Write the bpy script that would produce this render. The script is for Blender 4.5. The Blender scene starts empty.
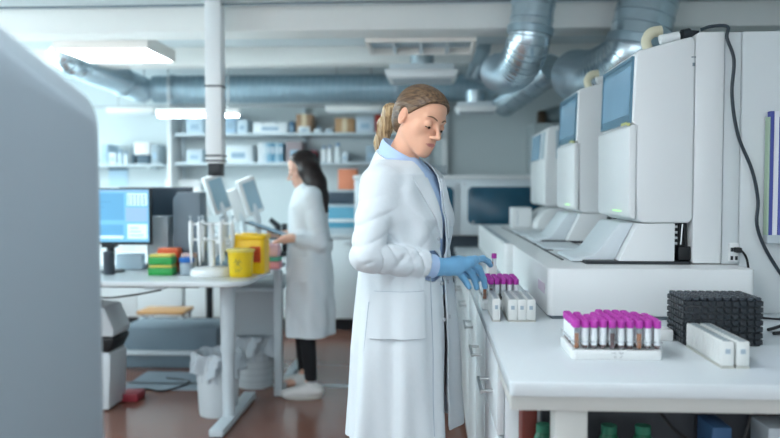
import bpy, bmesh, math, random
import numpy as np
from mathutils import Vector, Matrix
import openvdb
random.seed(7)
PI = math.pi
SC = bpy.context.scene
COL = SC.collection

# ---------------------------------------------------------------- camera frame
CAM_H = 1.37
FPX = 758.0
_pt = math.atan(31/758)
_ps = math.atan(40/758*math.cos(_pt))
_fw = Vector((-math.sin(_ps)*math.cos(_pt), math.cos(_ps)*math.cos(_pt), -math.sin(_pt)))
_rt = Vector((math.cos(_ps), math.sin(_ps), 0))
_up = _rt.cross(_fw)
def at(x, y, Y=None, Z=None):
    """world point where the sight line of photo pixel (x, y) meets depth Y or height Z (a measuring aid)"""
    d = _fw + _rt*((x-390)/FPX) + _up*((219-y)/FPX)
    t = Y/d.y if Y is not None else (Z-CAM_H)/d.z
    return Vector((d.x*t, d.y*t, CAM_H+d.z*t))

# ---------------------------------------------------------------- materials
def lin(c):
    if isinstance(c, str):
        c = [int(c[i:i+2], 16)/255 for i in (0, 2, 4)]
    return tuple((v/12.92 if v <= .04045 else ((v+.055)/1.055)**2.4) for v in c)
_mats = {}
def mat(name, col, rough=.5, metal=0, noise=0, nscale=8, bump=0, bscale=60, trans=0, ior=1.45, emit=None, estr=0,
        coat=0, sss=0, alpha=1, spec=.5, sheen=0, stretch=None, bdist=.002):
    if name in _mats: return _mats[name]
    m = bpy.data.materials.new(name); m.use_nodes = True
    nt = m.node_tree; N = nt.nodes; L = nt.links
    b = N['Principled BSDF']
    c = lin(col)
    b.inputs['Base Color'].default_value = (*c, 1)
    b.inputs['Roughness'].default_value = rough
    b.inputs['Metallic'].default_value = metal
    b.inputs['IOR'].default_value = ior
    b.inputs['Transmission Weight'].default_value = trans
    b.inputs['Coat Weight'].default_value = coat
    b.inputs['Alpha'].default_value = alpha
    b.inputs['Specular IOR Level'].default_value = spec
    b.inputs['Sheen Weight'].default_value = sheen
    if sss:
        b.inputs['Subsurface Weight'].default_value = sss
        b.inputs['Subsurface Radius'].default_value = (1, .35, .2)
        b.inputs['Subsurface Scale'].default_value = .006
    if emit is not None:
        b.inputs['Emission Color'].default_value = (*lin(emit), 1)
        b.inputs['Emission Strength'].default_value = estr
    tc = N.new('ShaderNodeTexCoord')
    mp = N.new('ShaderNodeMapping'); L.new(tc.outputs['Object'], mp.inputs[0])
    if stretch: mp.inputs['Scale'].default_value = stretch
    if noise:
        n = N.new('ShaderNodeTexNoise'); n.inputs['Scale'].default_value = nscale; n.inputs['Detail'].default_value = 4
        L.new(mp.outputs[0], n.inputs['Vector'])
        mx = N.new('ShaderNodeMix'); mx.data_type = 'RGBA'
        mx.inputs[6].default_value = (*[v*(1-noise) for v in c], 1)
        mx.inputs[7].default_value = (*[min(1, v*(1+noise)) for v in c], 1)
        L.new(n.outputs[0], mx.inputs[0]); L.new(mx.outputs[2], b.inputs['Base Color'])
    if bump:
        n2 = N.new('ShaderNodeTexNoise'); n2.inputs['Scale'].default_value = bscale; n2.inputs['Detail'].default_value = 3
        L.new(mp.outputs[0], n2.inputs['Vector'])
        bp = N.new('ShaderNodeBump'); bp.inputs['Strength'].default_value = bump; bp.inputs['Distance'].default_value = bdist
        L.new(n2.outputs[0], bp.inputs['Height']); L.new(bp.outputs[0], b.inputs['Normal'])
    _mats[name] = m
    return m

# ---------------------------------------------------------------- mesh builder
class MB:
    def __init__(s): s.bm = bmesh.new(); s.mi = 0
    def _tag(s, faces):
        for f in faces: f.material_index = s.mi
    def m(s, i): s.mi = i; return s
    def box(s, x0, x1, y0, y1, z0, z1, bev=0, seg=2, R=None, piv=None):
        mt = Matrix.Translation(((x0+x1)/2, (y0+y1)/2, (z0+z1)/2)) @ Matrix.Diagonal((abs(x1-x0), abs(y1-y0), abs(z1-z0), 1))
        r = bmesh.ops.create_cube(s.bm, size=1, matrix=mt)
        vs = r['verts']
        fs = list({f for v in vs for f in v.link_faces})
        if bev:
            es = list({e for v in vs for e in v.link_edges})
            rr = bmesh.ops.bevel(s.bm, geom=es, offset=bev, segments=seg, profile=.5, affect='EDGES')
            vs = list({v for f in rr['faces'] for v in f.verts} | {v for v in vs if v.is_valid})
            fs = list({f for v in vs for f in v.link_faces})
        s._tag(fs)
        if R is not None:
            p = Vector(piv) if piv is not None else Vector(((x0+x1)/2, (y0+y1)/2, (z0+z1)/2))
            M = Matrix.Translation(p) @ R.to_4x4() @ Matrix.Translation(-p)
            bmesh.ops.transform(s.bm, matrix=M, verts=vs)
        return s
    def rings(s, rs, cap0=True, cap1=True, close=True):
        bv = [[s.bm.verts.new(p) for p in r] for r in rs]
        n = len(rs[0]); fs = []
        for a, b in zip(bv, bv[1:]):
            for i in range(n if close else n-1):
                j = (i+1) % n
                try: fs.append(s.bm.faces.new((a[i], a[j], b[j], b[i])))
                except ValueError: pass
        if cap0 and n > 2: fs.append(s.bm.faces.new(bv[0][::-1]))
        if cap1 and n > 2: fs.append(s.bm.faces.new(bv[-1]))
        s._tag(fs); return s
    def lathe(s, prof, c=(0, 0, 0), seg=24, axis='z', cap0=True, cap1=True, sx=1, sy=1):
        rs = []
        for r, h in prof:
            ring = []
            for i in range(seg):
                a = 2*PI*i/seg; u, v = r*math.cos(a)*sx, r*math.sin(a)*sy
                p = {'z': (u, v, h), 'y': (u, h, v), 'x': (h, u, v)}[axis]
                ring.append(Vector(p)+Vector(c))
            rs.append(ring)
        return s.rings(rs, cap0, cap1)
    def tube(s, pts, r, seg=10, cap=True, ups=None):
        pts = [Vector(p) for p in pts]
        n = len(pts); rs = []
        rad = r if isinstance(r, (list, tuple)) else [r]*n
        prev = None
        for i, p in enumerate(pts):
            t = (pts[min(i+1, n-1)]-pts[max(i-1, 0)]).normalized()
            if prev is None:
                u = t.orthogonal().normalized()
            else:
                u = (prev - t*prev.dot(t))
                u = u.normalized() if u.length > 1e-6 else t.orthogonal().normalized()
            prev = u; w = t.cross(u)
            rs.append([p+(u*math.cos(2*PI*k/seg)+w*math.sin(2*PI*k/seg))*rad[i] for k in range(seg)])
        return s.rings(rs, cap, cap)
    def prism(s, poly, a, b, axis='y', bev=0, seg=2):
        """poly: list of 2D points, extruded from a to b along axis. axis y: poly=(x,z); x: (y,z); z: (x,y)"""
        def P(p, t): return {'y': (p[0], t, p[1]), 'x': (t, p[0], p[1]), 'z': (p[0], p[1], t)}[axis]
        v0 = [s.bm.verts.new(P(p, a)) for p in poly]; v1 = [s.bm.verts.new(P(p, b)) for p in poly]
        n = len(poly); fs = [s.bm.faces.new(v0[::-1]), s.bm.faces.new(v1)]
        for i in range(n):
            j = (i+1) % n; fs.append(s.bm.faces.new((v0[i], v0[j], v1[j], v1[i])))
        bmesh.ops.recalc_face_normals(s.bm, faces=fs)
        if bev:
            es = list({e for f in fs for e in f.edges})
            rr = bmesh.ops.bevel(s.bm, geom=es, offset=bev, segments=seg, profile=.5, affect='EDGES')
            fs = [f for f in fs if f.is_valid] + list(rr['faces'])
        s._tag(fs); return s
    def quad(s, a, b, c, d):
        f = s.bm.faces.new([s.bm.verts.new(p) for p in (a, b, c, d)]); s._tag([f]); return s
    def sheet(s, grid, th=0):
        """grid of points (rows) as a solid sheet of thickness th"""
        g = [[Vector(p) for p in r] for r in grid]; R, C = len(g), len(g[0])
        if th:
            nr = []
            for i in range(R):
                row = []
                for j in range(C):
                    du = g[i][min(j+1, C-1)]-g[i][max(j-1, 0)]; dv = g[min(i+1, R-1)][j]-g[max(i-1, 0)][j]
                    nn = du.cross(dv); row.append(nn.normalized() if nn.length > 1e-9 else Vector((0, 0, 1)))
                nr.append(row)
        A = [[s.bm.verts.new(p) for p in r] for r in g]; fs = []
        for i in range(R-1):
            for j in range(C-1): fs.append(s.bm.faces.new((A[i][j], A[i][j+1], A[i+1][j+1], A[i+1][j])))
        if th:
            B = [[s.bm.verts.new(g[i][j]-nr[i][j]*th) for j in range(C)] for i in range(R)]
            for i in range(R-1):
                for j in range(C-1): fs.append(s.bm.faces.new((B[i][j], B[i+1][j], B[i+1][j+1], B[i][j+1])))
            for i in range(R-1):
                fs.append(s.bm.faces.new((A[i][0], A[i+1][0], B[i+1][0], B[i][0])))
                fs.append(s.bm.faces.new((A[i][-1], B[i][-1], B[i+1][-1], A[i+1][-1])))
            for j in range(C-1):
                fs.append(s.bm.faces.new((A[0][j], B[0][j], B[0][j+1], A[0][j+1])))
                fs.append(s.bm.faces.new((A[-1][j], A[-1][j+1], B[-1][j+1], B[-1][j])))
        s._tag(fs); return s
    def rot(s, R, piv):
        M = Matrix.Translation(Vector(piv)) @ R.to_4x4() @ Matrix.Translation(-Vector(piv))
        bmesh.ops.transform(s.bm, matrix=M, verts=s.bm.verts); return s
    def build(s, name, mats, parent=None, smooth=True, ang=40, org=None):
        me = bpy.data.meshes.new(name)
        bmesh.ops.recalc_face_normals(s.bm, faces=s.bm.faces)
        o0 = Vector((0, 0, 0))
        if parent is not None: o0 = Vector(parent['_org'])
        elif org is not None: o0 = Vector(org)
        elif s.bm.verts:
            vs = s.bm.verts
            xs = [v.co.x for v in vs]; ys = [v.co.y for v in vs]; zs = [v.co.z for v in vs]
            o0 = Vector(((min(xs)+max(xs))/2, (min(ys)+max(ys))/2, min(zs)))
        bmesh.ops.translate(s.bm, verts=s.bm.verts, vec=-o0)
        s.bm.to_mesh(me); s.bm.free()
        for mm in (mats if isinstance(mats, (list, tuple)) else [mats]): me.materials.append(mm)
        if smooth:
            me.polygons.foreach_set('use_smooth', [True]*len(me.polygons))
            me.set_sharp_from_angle(angle=math.radians(ang))
        o = bpy.data.objects.new(name, me); COL.objects.link(o)
        if parent is not None: o.parent = parent
        else: o.location = o0
        o['_org'] = tuple(o0)
        return o

def tag(o, label=None, cat=None, group=None, kind=None):
    if label: o['label'] = label
    if cat: o['category'] = cat
    if group: o['group'] = group
    if kind: o['kind'] = kind
    return o
def thing(name, label, cat, loc, group=None):
    o = bpy.data.objects.new(name, None); COL.objects.link(o); o.empty_display_size = .05
    o.location = loc; o['_org'] = tuple(loc)
    return tag(o, label, cat, group)
def children(o): return [c for c in bpy.data.objects if c.parent == o]
_kids = {}
def dup(root, loc, rz=0, label=None, group=None, kids=None):
    r = root.copy(); COL.objects.link(r); r.location = loc; r.rotation_euler = (0, 0, rz)
    if label: r['label'] = label
    if group: r['group'] = group
    for ch, subs in (kids if kids is not None else [(c, children(c)) for c in children(root)]):
        c = ch.copy(); COL.objects.link(c); c.parent = r
        for g in subs:
            d = g.copy(); COL.objects.link(d); d.parent = c
    return r
def struct(name, mb, m, **k):
    return tag(mb.build(name, m, **k), kind='structure')
def arc(cx, cy, r, a0, a1, n=8):
    return [(cx+r*math.cos(math.radians(a0+(a1-a0)*i/n)), cy+r*math.sin(math.radians(a0+(a1-a0)*i/n))) for i in range(n+1)]
def rrect(x0, x1, y0, y1, r, n=5):
    return arc(x1-r, y0+r, r, -90, 0, n)+arc(x1-r, y1-r, r, 0, 90, n)+arc(x0+r, y1-r, r, 90, 180, n)+arc(x0+r, y0+r, r, 180, 270, n)
def bez(pts, n=12):
    """smooth path through points (Catmull-Rom)"""
    P = [Vector(p) for p in pts]; P = [P[0]*2-P[1]]+P+[P[-1]*2-P[-2]]; out = []
    for i in range(1, len(P)-2):
        for k in range(n):
            t = k/n
            out.append(.5*((2*P[i])+(P[i+1]-P[i-1])*t+(2*P[i-1]-5*P[i]+4*P[i+1]-P[i+2])*t*t+(3*P[i]-P[i-1]-3*P[i+1]+P[i+2])*t**3))
    out.append(P[-2]); return out
def text(name, s, size, loc, R, m, parent=None, depth=.0006):
    cu = bpy.data.curves.new(name, 'FONT'); cu.body = s; cu.size = size; cu.extrude = depth; cu.align_x = 'CENTER'
    o = bpy.data.objects.new(name, cu)
    me = bpy.data.meshes.new_from_object(o); bpy.data.objects.remove(o)
    o = bpy.data.objects.new(name, me); COL.objects.link(o); me.materials.append(m)
    M = Matrix.Translation(loc) @ R.to_4x4()
    if parent is not None:
        M = Matrix.Translation(-Vector(parent['_org'])) @ M; o.parent = parent
    me.transform(M); o['_org'] = tuple(parent['_org']) if parent is not None else (0, 0, 0)
    return o
RX90 = Matrix.Rotation(PI/2, 3, 'X')

# palette
white = mat('white_paint', 'dfe3e4', .45, noise=.02, nscale=3)
cream = mat('cream_paint', 'd9dad6', .5, noise=.02, nscale=3)
plast = mat('white_plastic', 'e4e7e8', .32, noise=.015, nscale=5)
plast2 = mat('cool_white_plastic', 'd3dce1', .35)
greyp = mat('pale_grey_plastic', 'b4bec4', .4)
midgrey = mat('mid_grey_plastic', '76838c', .45)
dark = mat('dark_plastic', '20262c', .4)
black = mat('black_rubber', '101317', .5)
steel = mat('brushed_steel', 'b9bdbf', .3, metal=1, noise=.05, nscale=30)
galv = mat('galvanised_sheet', 'c6d5dd', .27, metal=.88, noise=.16, nscale=7, stretch=(1, 1, 4))
galvd = mat('galvanised_seam', 'a3b6c0', .34, metal=.9)
# ================================================================ SETTING
floor_m = mat('epoxy_floor', '80594c', .2, noise=.12, nscale=2.2, bump=.05, bscale=3, spec=.6)
wall_m = mat('wall_paint', 'c9d2d4', .7, noise=.02, nscale=2)
ceil_m = mat('ceiling_paint', 'd8e1e4', .75, noise=.03, nscale=4)
beam_m = mat('beam_paint', 'efefec', .6, noise=.02, nscale=5)
ZC = 2.5
struct('floor', MB().box(-4.6, 2.3, -3.2, 7.9, -.1, 0), floor_m, smooth=False)
struct('ceiling', MB().box(-4.6, 2.3, -3.2, 7.9, ZC, ZC+.1), ceil_m, smooth=False)
struct('wall_back', MB().box(-4.6, 2.3, 7.75, 7.9, 0, ZC), wall_m, smooth=False)
struct('wall_left', MB().box(-4.6, -4.45, -3.2, 7.75, 0, ZC), wall_m, smooth=False)
struct('wall_right', MB().box(2.15, 2.3, -3.2, 7.75, 0, ZC), wall_m, smooth=False)
struct('wall_front', MB().box(-4.45, 2.15, -3.2, -3.05, 0, ZC), wall_m, smooth=False)
struct('trim_1', MB().box(-4.45, 2.15, 4.72, 4.98, 2.348, ZC, .004), beam_m)          # the near ceiling beam
struct('trim_2', MB().box(-4.45, 2.15, 6.05, 6.25, 2.36, ZC, .004), beam_m)
struct('trim_3', MB().box(-4.45, 2.15, 3.2, 3.35, 2.44, ZC, .004), beam_m)
struct('baseboard_back', MB().box(-4.45, 2.15, 7.73, 7.75, 0, .1), midgrey)
struct('trim_4', MB().box(-4.45, .2, 5.14, 5.19, 0, .004), steel)   # expansion joint in the floor

# unseen glowing windows added for fill light, behind the camera and in the left wall
fill_pane = mat('fill_frosted_glass', 'ffffff', .4, emit='e6f4fd', estr=2.3)
fill_pane_side = mat('fill_side_glass', 'ffffff', .4, emit='dcf4fb', estr=5.5)
for i, (xa, xb) in enumerate(((-3.9, -2.1), (-1.9, -.1), (.1, 1.9))):
    f = struct('window_%d' % (i+1), MB().box(xa, xb, -3.05, -3.0, .95, 1.0).box(xa, xb, -3.05, -3.0, 2.25, 2.3).box(xa, xa+.05, -3.05, -3.0, 1.0, 2.25).box(xb-.05, xb, -3.05, -3.0, 1.0, 2.25), beam_m)
    MB().box(xa+.05, xb-.05, -3.04, -3.02, 1.0, 2.25).build('pane', fill_pane, f)
for i, (ya, yb) in enumerate(((1.2, 3.0), (3.4, 5.2), (5.5, 7.3))):
    f = struct('window_%d' % (i+4), MB().box(-4.45, -4.4, ya, yb, 1.15, 1.2).box(-4.45, -4.4, ya, yb, 2.25, 2.3).box(-4.45, -4.4, ya, ya+.05, 1.2, 2.25).box(-4.45, -4.4, yb-.05, yb, 1.2, 2.25), beam_m)
    MB().box(-4.44, -4.42, ya+.05, yb-.05, 1.2, 2.25).build('pane', fill_pane_side, f)

# ceiling light panels
lit = mat('lit_diffuser', 'ffffff', .5, emit='eefcff', estr=22)
off = mat('unlit_louvre', 'b3c6d0', .35)
def panel(x0, x1, y0, y1, z, label, on=True, top=ZC, group=None, h=.08, lm=None):
    t = thing('ceiling_light', label, 'ceiling light', ((x0+x1)/2, (y0+y1)/2, z), group)
    b = MB(); w = .02
    b.box(x0, x1, y0, y0+w, z, z+h).box(x0, x1, y1-w, y1, z, z+h).box(x0, x0+w, y0+w, y1-w, z, z+h).box(x1-w, x1, y0+w, y1-w, z, z+h)
    b.box(x0, x1, y0, y1, z+h, z+h+.005)
    if top > z+h+.02: b.box((x0+x1)/2-.1, (x0+x1)/2+.1, (y0+y1)/2-.1, (y0+y1)/2+.1, z+h+.005, top)
    b.build('frame', mat('lamp_frame_cream', 'f4eee8', .5), t)
    if on:
        MB().box(x0+w, x1-w, y0+w, y1-w, z+.008, z+.02).build('diffuser', lm or lit, t)
    else:
        MB().box(x0+w, x1-w, y0+w, y1-w, z+.05, z+.055).build('reflector', off, t)
        g = MB()
        for i in range(1, 4):
            xx = x0+(x1-x0)*i/4; g.box(xx-.012, xx+.012, y0+w, y1-w, z+.004, z+.045)
        g.build('louvre', plast2, t)
    return t
panel(-2.53, -1.88, 5.0, 5.56, 2.3, 'square white ceiling light glowing above the computer desk', top=ZC)
panel(-.43, .3, 5.0, 5.5, 2.325, 'white framed ceiling light with grey louvres, unlit, above the ponytailed woman', on=False)
# unseen lamps added for soft fill over the near half and behind the camera
lit_fill = mat('fill_diffuser_near', 'ffffff', .5, emit='f3faff', estr=6)
k = 0
for yy in (-2.2, -.4, 1.4):
    for xx in (-3.7, -2.1, -.5):
        panel(xx-.3, xx+.3, yy-.6, yy+.6, 2.41, 'long ceiling light added out of view to fill the near half of the room', group='fill lights added behind the camera', h=.06, top=ZC, lm=lit_fill)

# linear lamps hung in front of the shelves
tube_on = mat('lit_tube', 'ffffff', .5, emit='eafaff', estr=26)
def linear(x0, x1, Y, z, on, label):
    t = thing('linear_lamp', label, 'ceiling light', ((x0+x1)/2, Y, z))
    MB().box(x0, x1, Y-.05, Y+.05, z, z+.05, .006).build('housing', beam_m, t)
    MB().box(x0+.02, x1-.02, Y-.035, Y+.035, z-.018, z).build('tube_cover', tube_on if on else plast2, t)
    for xr in (x0+.1, x1-.1): MB().tube([(xr, Y, z+.05), (xr, Y, ZC)], .006).build('suspension_rod', steel, t)
a, b_ = at(157, 115, 6.4), at(240, 115, 6.4)
linear(a.x, b_.x, 6.4, a.z, True, 'bright linear lamp hung left of the white service column')
a, b_ = at(326, 111, 7.1), at(382, 109, 7.1)
linear(a.x, b_.x, 7.1, a.z, False, 'unlit white linear lamp hung above the brown cardboard boxes')
a, b_ = at(108, 113, 7.1), at(155, 113, 7.1)
linear(a.x, b_.x, 7.1, a.z, False, 'unlit white linear lamp hung above the left wall shelf')

# ---------------------------------------------------------------- ducts
def spiral(mb, pts, r, pitch=.045, seg=24, n=6):
    P = bez(pts, n) if len(pts) > 2 else [Vector(pts[0]).lerp(Vector(pts[1]), i/20) for i in range(21)]
    mb.tube(P, r, seg)
    # raised seams
    L = 0; nxt = pitch
    for p, q in zip(P, P[1:]):
        d = (q-p).length
        while nxt <= L+d:
            c = p.lerp(q, (nxt-L)/d); t = (q-p).normalized()
            mb.m(1).tube([c-t*.004, c-t*.0015, c+t*.0015, c+t*.004], [r-.001, r+.004, r+.004, r-.001], seg, False).m(0)
            nxt += pitch
        L += d
def duct(name, label, segs, r, pitch=.05, collars=(), gm=None):
    c = Vector(segs[0][0])
    t = thing(name, label, 'air duct', c)
    for i, s in enumerate(segs):
        b = MB(); spiral(b, s, r if not isinstance(r, list) else r[i], pitch if not isinstance(pitch, list) else pitch[i]); b.build('duct_section', [gm or galv, galvd], t)
    for p, q in collars:
        p = Vector(p); q = Vector(q); d = (q-p).normalized(); rr = r if not isinstance(r, list) else r[0]
        MB().tube([p, p+d*.006, q-d*.006, q], [rr+.004, rr+.011, rr+.011, rr+.004], 28, False).build('collar', galvd, t)
    return t
dz = 2.262
duct('ventilation_duct', 'long horizontal galvanised duct crossing the back of the room',
     [[(-2.5, 6.8, dz), (-.3, 6.8, dz)], [(-.3, 6.8, dz), (.6, 6.8, dz)]], .122, .06,
     [((-2.35, 6.8, dz), (-2.3, 6.8, dz)), ((-.32, 6.8, dz), (-.27, 6.8, dz))], gm=mat('galvanised_dull', '98b0bc', .5, metal=.7, noise=.08, nscale=5))
e0, e1 = at(74, 62, 5.95), at(138, 88, 6.7)
duct('ventilation_duct', 'ribbed flexible duct slanting down to the left end of the long duct',
     [[e0+Vector((-.10, -.05, .12)), e0, e0.lerp(e1, .5), e1, (-2.62, 6.8, dz)]], .115, .03,
     [(e0.lerp(e1, .72), e0.lerp(e1, .75))])
# duct A: drops out of the ceiling, turns at the bottom, runs away into the room
p0 = Vector((.60, 4.42, ZC)); p1 = Vector((.572, 4.42, 2.27))
duct('ventilation_duct', 'shiny galvanised duct dropping from the ceiling and bending left, nearer the woman',
     [[p0, p1], [p1, (.562, 4.44, 2.20), (.54, 4.52, 2.125), (.505, 4.66, 2.085), (.475, 4.85, 2.09), (.45, 5.05, 2.13)]],
     .122, [.085, .03], [((.59, 4.42, 2.43), (.59, 4.42, 2.44)), ((.5745, 4.42, 2.295), (.569, 4.422, 2.245))])
b0, b1 = at(553, 68, 5.62), at(503, 104, 6.25)
duct('ventilation_duct', 'smooth galvanised duct slanting away behind the nearer bent duct', [[b0, b0.lerp(b1, .5), b1]], .11, .14)
q0 = Vector((1.27, 4.5, ZC)); q1 = Vector((1.20, 4.5, 2.21))
duct('ventilation_duct', 'wide galvanised duct dropping from the ceiling above the analysers',
     [[q0, q1], [q1, (1.175, 4.52, 2.14), (1.12, 4.63, 2.09), (1.055, 4.82, 2.07), (1.01, 5.02, 2.09), (.98, 5.22, 2.13)]],
     .170, [.07, .035], [((1.206, 4.5, 2.24), (1.192, 4.503, 2.18))])
c0, c1 = at(483, 50, 6.1), at(473, 80, 6.1)
duct('ventilation_duct', 'short pale duct slanting down to the square extract grille', [[c0+Vector((.05, .05, .22)), c0, c1]], .075, .12)

# extract hoods hanging under the ducts
def hood(px, Yh, label, w, d, h, neck):
    p = at(px[0], px[1], Yh)
    t = thing('extract_hood', label, 'air vent', p)
    MB().prism([(p.x-w/2, p.z+h*.35), (p.x+w/2, p.z+h*.35), (p.x+w/2-.03, p.z), (p.x-w/2+.03, p.z)], p.y-d/2, p.y+d/2, bev=.004).build('hood_shell', plast, t)
    MB().box(p.x-w*.43, p.x+w*.43, p.y-d*.4, p.y+d*.4, p.z+h*.35, p.z+h*.62, .004).build('plenum_box', plast2, t)
    MB().lathe([(.09, p.z+h*.62), (.09, p.z+neck)], (p.x, p.y, 0)).build('neck', galv, t)
    g = MB()
    for i in range(7): g.box(p.x-w*.4, p.x+w*.4, p.y-d*.35+i*d*.1, p.y-d*.35+i*d*.1+.012, p.z-.004, p.z+.001)
    g.build('grille', greyp, t)
hood((422, 81), 5.75, 'white extract hood hanging behind the ponytailed woman\'s head', .55, .4, .17, .30)
hood((476, 113), 6.3, 'smaller white extract hood hanging over the far instrument', .35, .3, .13, .18)

# pipes and cables under the ceiling
pz = at(300, 106, 7.2).z
tag(MB().tube([(-3.6, 7.2, pz), (.9, 7.2, pz)], .012).build('ceiling_pipe', steel), 'thin grey pipe running below the long duct', 'pipe')
tag(MB().tube(bez([(-4.3, 4.6, 2.478), (-3, 4.55, 2.47), (-1.8, 4.6, 2.482), (-.5, 4.52, 2.47), (.2, 4.58, 2.482), (2.0, 4.5, 2.47)]), .007).build('ceiling_cable', midgrey),
    'thin grey cable running along the top of the near beam', 'cable')
tag(MB().box(-4.4, .3, 4.0, 4.1, 2.474, 2.5).build('cable_tray', greyp), 'flat grey cable tray fixed to the ceiling in front of the beam', 'cable tray')

# ---------------------------------------------------------------- service column over the bench
cx, cy = -1.312, 4.6
t = thing('service_column', 'white service column hanging from the ceiling over the left bench', 'service column', (cx, cy, 1.4))
MB().box(cx-.05, cx+.05, cy-.05, cy+.05, 1.52, ZC, .006).build('column_sleeve', mat('column_white', 'f3f5f6', .35), t)
b = MB()
for zz in (at(213, 87, 4.6).z, at(213, 156, 4.6).z, at(213, 161, 4.6).z): b.box(cx-.053, cx+.053, cy-.053, cy+.053, zz-.005, zz+.005)
b.build('joint_band', dark, t)
MB().box(cx-.04, cx+.04, cy-.04, cy+.04, at(213, 176, 4.6).z, 1.52, .004).build('socket_block', dark, t)
# ================================================================ RIGHT-HAND BENCH
CZ = .92
top_m = mat('bench_laminate', 'd6dee2', .16, noise=.03, nscale=300, spec=.6)
edge_m = mat('bench_edge', 'c9cbc7', .35)
cab_m = mat('cabinet_white', 'd8dfe2', .3)
XL, YN = .186, 1.755
tag(MB().prism(rrect(XL, 1.95, YN, 5.8, .012, 3), CZ-.034, CZ, 'z', bev=.003).build('worktop', top_m),
    'long glossy white laminate worktop carrying the analysers and tube racks', 'worktop')
t = thing('bench_support', 'cream steel frame with square legs under the near end of the worktop', 'bench frame', (1.0, 1.95, 0))
MB().box(XL+.005, 1.9, YN+.02, YN+.06, CZ-.072, CZ-.0345, .002).build('rail', edge_m, t)
MB().box(XL+.005, XL+.04, YN+.061, 2.13, CZ-.072, CZ-.0345, .002).build('rail', edge_m, t)
for x in (.295, 1.35):
    MB().box(x, x+.078, YN+.035, YN+.10, 0, CZ-.0725, .003).build('leg', edge_m, t)
    MB().box(x-.005, x+.083, YN+.03, YN+.105, 0, .012).build('foot_pad', black, t)
MB().box(.31, 1.88, 2.09, 2.12, .12, CZ-.0725, .001).build('shade_panel', mat('shadowy_panel', '232830', .5), t)  # dark colour painted in for the shade under the worktop

# base cabinets: fronts face the aisle (-X)
def base_cab(y0, y1, drawers, label, z1=CZ-.036):
    t = thing('base_cabinet', label, 'cabinet', (.5, (y0+y1)/2, 0))
    MB().box(.214, .85, y0+.002, y1-.002, .1, z1, .002).build('carcass', cab_m, t)
    MB().box(.28, .80, y0+.01, y1-.01, 0, .1).build('plinth', dark, t)
    zs = [.105]+[.105+(z1-.11)*f for f in drawers]
    for i, (a, b) in enumerate(zip(zs, zs[1:])):
        nm = 'drawer' if len(zs) > 2 and (b-a) < .5 else 'door'
        d = MB().box(.192, .212, y0+.006, y1-.006, a+.003, b-.003, .003).build(nm, cab_m, t)
        ym = (y0+y1)/2; zh = (a+b)/2
        if nm == 'door': continue
        zh -= .02
        h = MB()
        h.tube([(.192, ym-.075, zh), (.158, ym-.075, zh)], .005, 8).tube([(.158, ym-.088, zh), (.158, ym+.088, zh)], .006, 8).tube([(.192, ym+.075, zh), (.158, ym+.075, zh)], .005, 8)
        h.build('handle', steel, d)
base_cab(2.14, 2.62, (.38, .72, 1.0), 'white drawer cabinet at the near end of the bench front')
base_cab(2.64, 3.12, (.72, 1.0), 'white base cabinet below the worktop beside the woman\'s coat')
base_cab(3.14, 3.74, (.72, 1.0), 'white base cabinet below the worktop, second behind the woman')
base_cab(3.76, 4.36, (.72, 1.0), 'white base cabinet in the far half of the bench, nearer one')
base_cab(4.38, 4.98, (.72, 1.0), 'white base cabinet in the far half of the bench, second from its end')
base_cab(5.0, 5.76, (.72, 1.0), 'white base cabinet at the far end of the bench')

# things stored under the near end
grn = mat('green_plastic', '145c42', .4)
for i, (px, r, lab) in enumerate(((609, .022, 'green bottle under the worktop, just right of the bench leg'), (643, .022, 'green bottle under the worktop, second right of the bench leg'),
                                  (543, .020, 'green bottle under the worktop, left of the bench leg'))):
    p = at(px, 428, 1.97); x = p.x; zb = .601
    t = thing('storage_bottle', lab, 'bottle', (x, 1.97, .6))
    MB().lathe([(r, zb), (r+.003, zb+.01), (r+.003, zb+.12), (r*.8, zb+.135)], (x, 1.97, 0), 20).build('bottle_body', grn, t)
    MB().lathe([(r*.9, zb+.135), (r*.9, zb+.155)], (x, 1.97, 0), 16).build('cap', mat('green_cap', '2a6f58', .4), t)
tag(MB().box(.24, 1.3, 1.86, 2.085, .57, .6, .002).build('lower_shelf', edge_m), 'pale shelf under the near end of the worktop', 'shelf')
tag(MB().box(.245, .285, 2.0, 2.08, .6, .80, .004).build('reagent_box', mat('rust_card', '6a2a20', .6)), 'rust red box under the left corner of the worktop', 'box')
for i, (x, w, c, lab) in enumerate(((.72, .05, '3a5f86', 'blue pack on the under-bench shelf'), (.86, .10, 'c4cfd6', 'pale pack on the under-bench shelf'), (1.02, .07, '93a5b2', 'grey pack on the under-bench shelf, rightmost'))):
    tag(MB().box(x, x+w, 1.95, 2.06, .6, .76, .004).build('reagent_box', mat('pack_'+c, c, .6)), lab, 'box')
cab_mt = mat('cable_black', '0d0f12', .45)
for i, pts in enumerate(([(.55, 1.93, .845), (.62, 1.9, .76), (.7, 1.91, .72), (.78, 1.9, .64)], [(.80, 1.9, .845), (.78, 1.9, .75), (.72, 1.9, .63)],
                         [(.9, 1.9, .845), (.93, 1.9, .72), (.98, 1.9, .66), (1.06, 1.9, .845)])):
    tag(MB().tube(bez([Vector(p) for p in pts], 8), .004, 8).build('hanging_cable', cab_mt),
        ['black cable drooping under the worktop, leftmost', 'black cable crossing the under-bench shelf', 'black cable looped under the worktop, rightmost'][i], 'cable')

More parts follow.
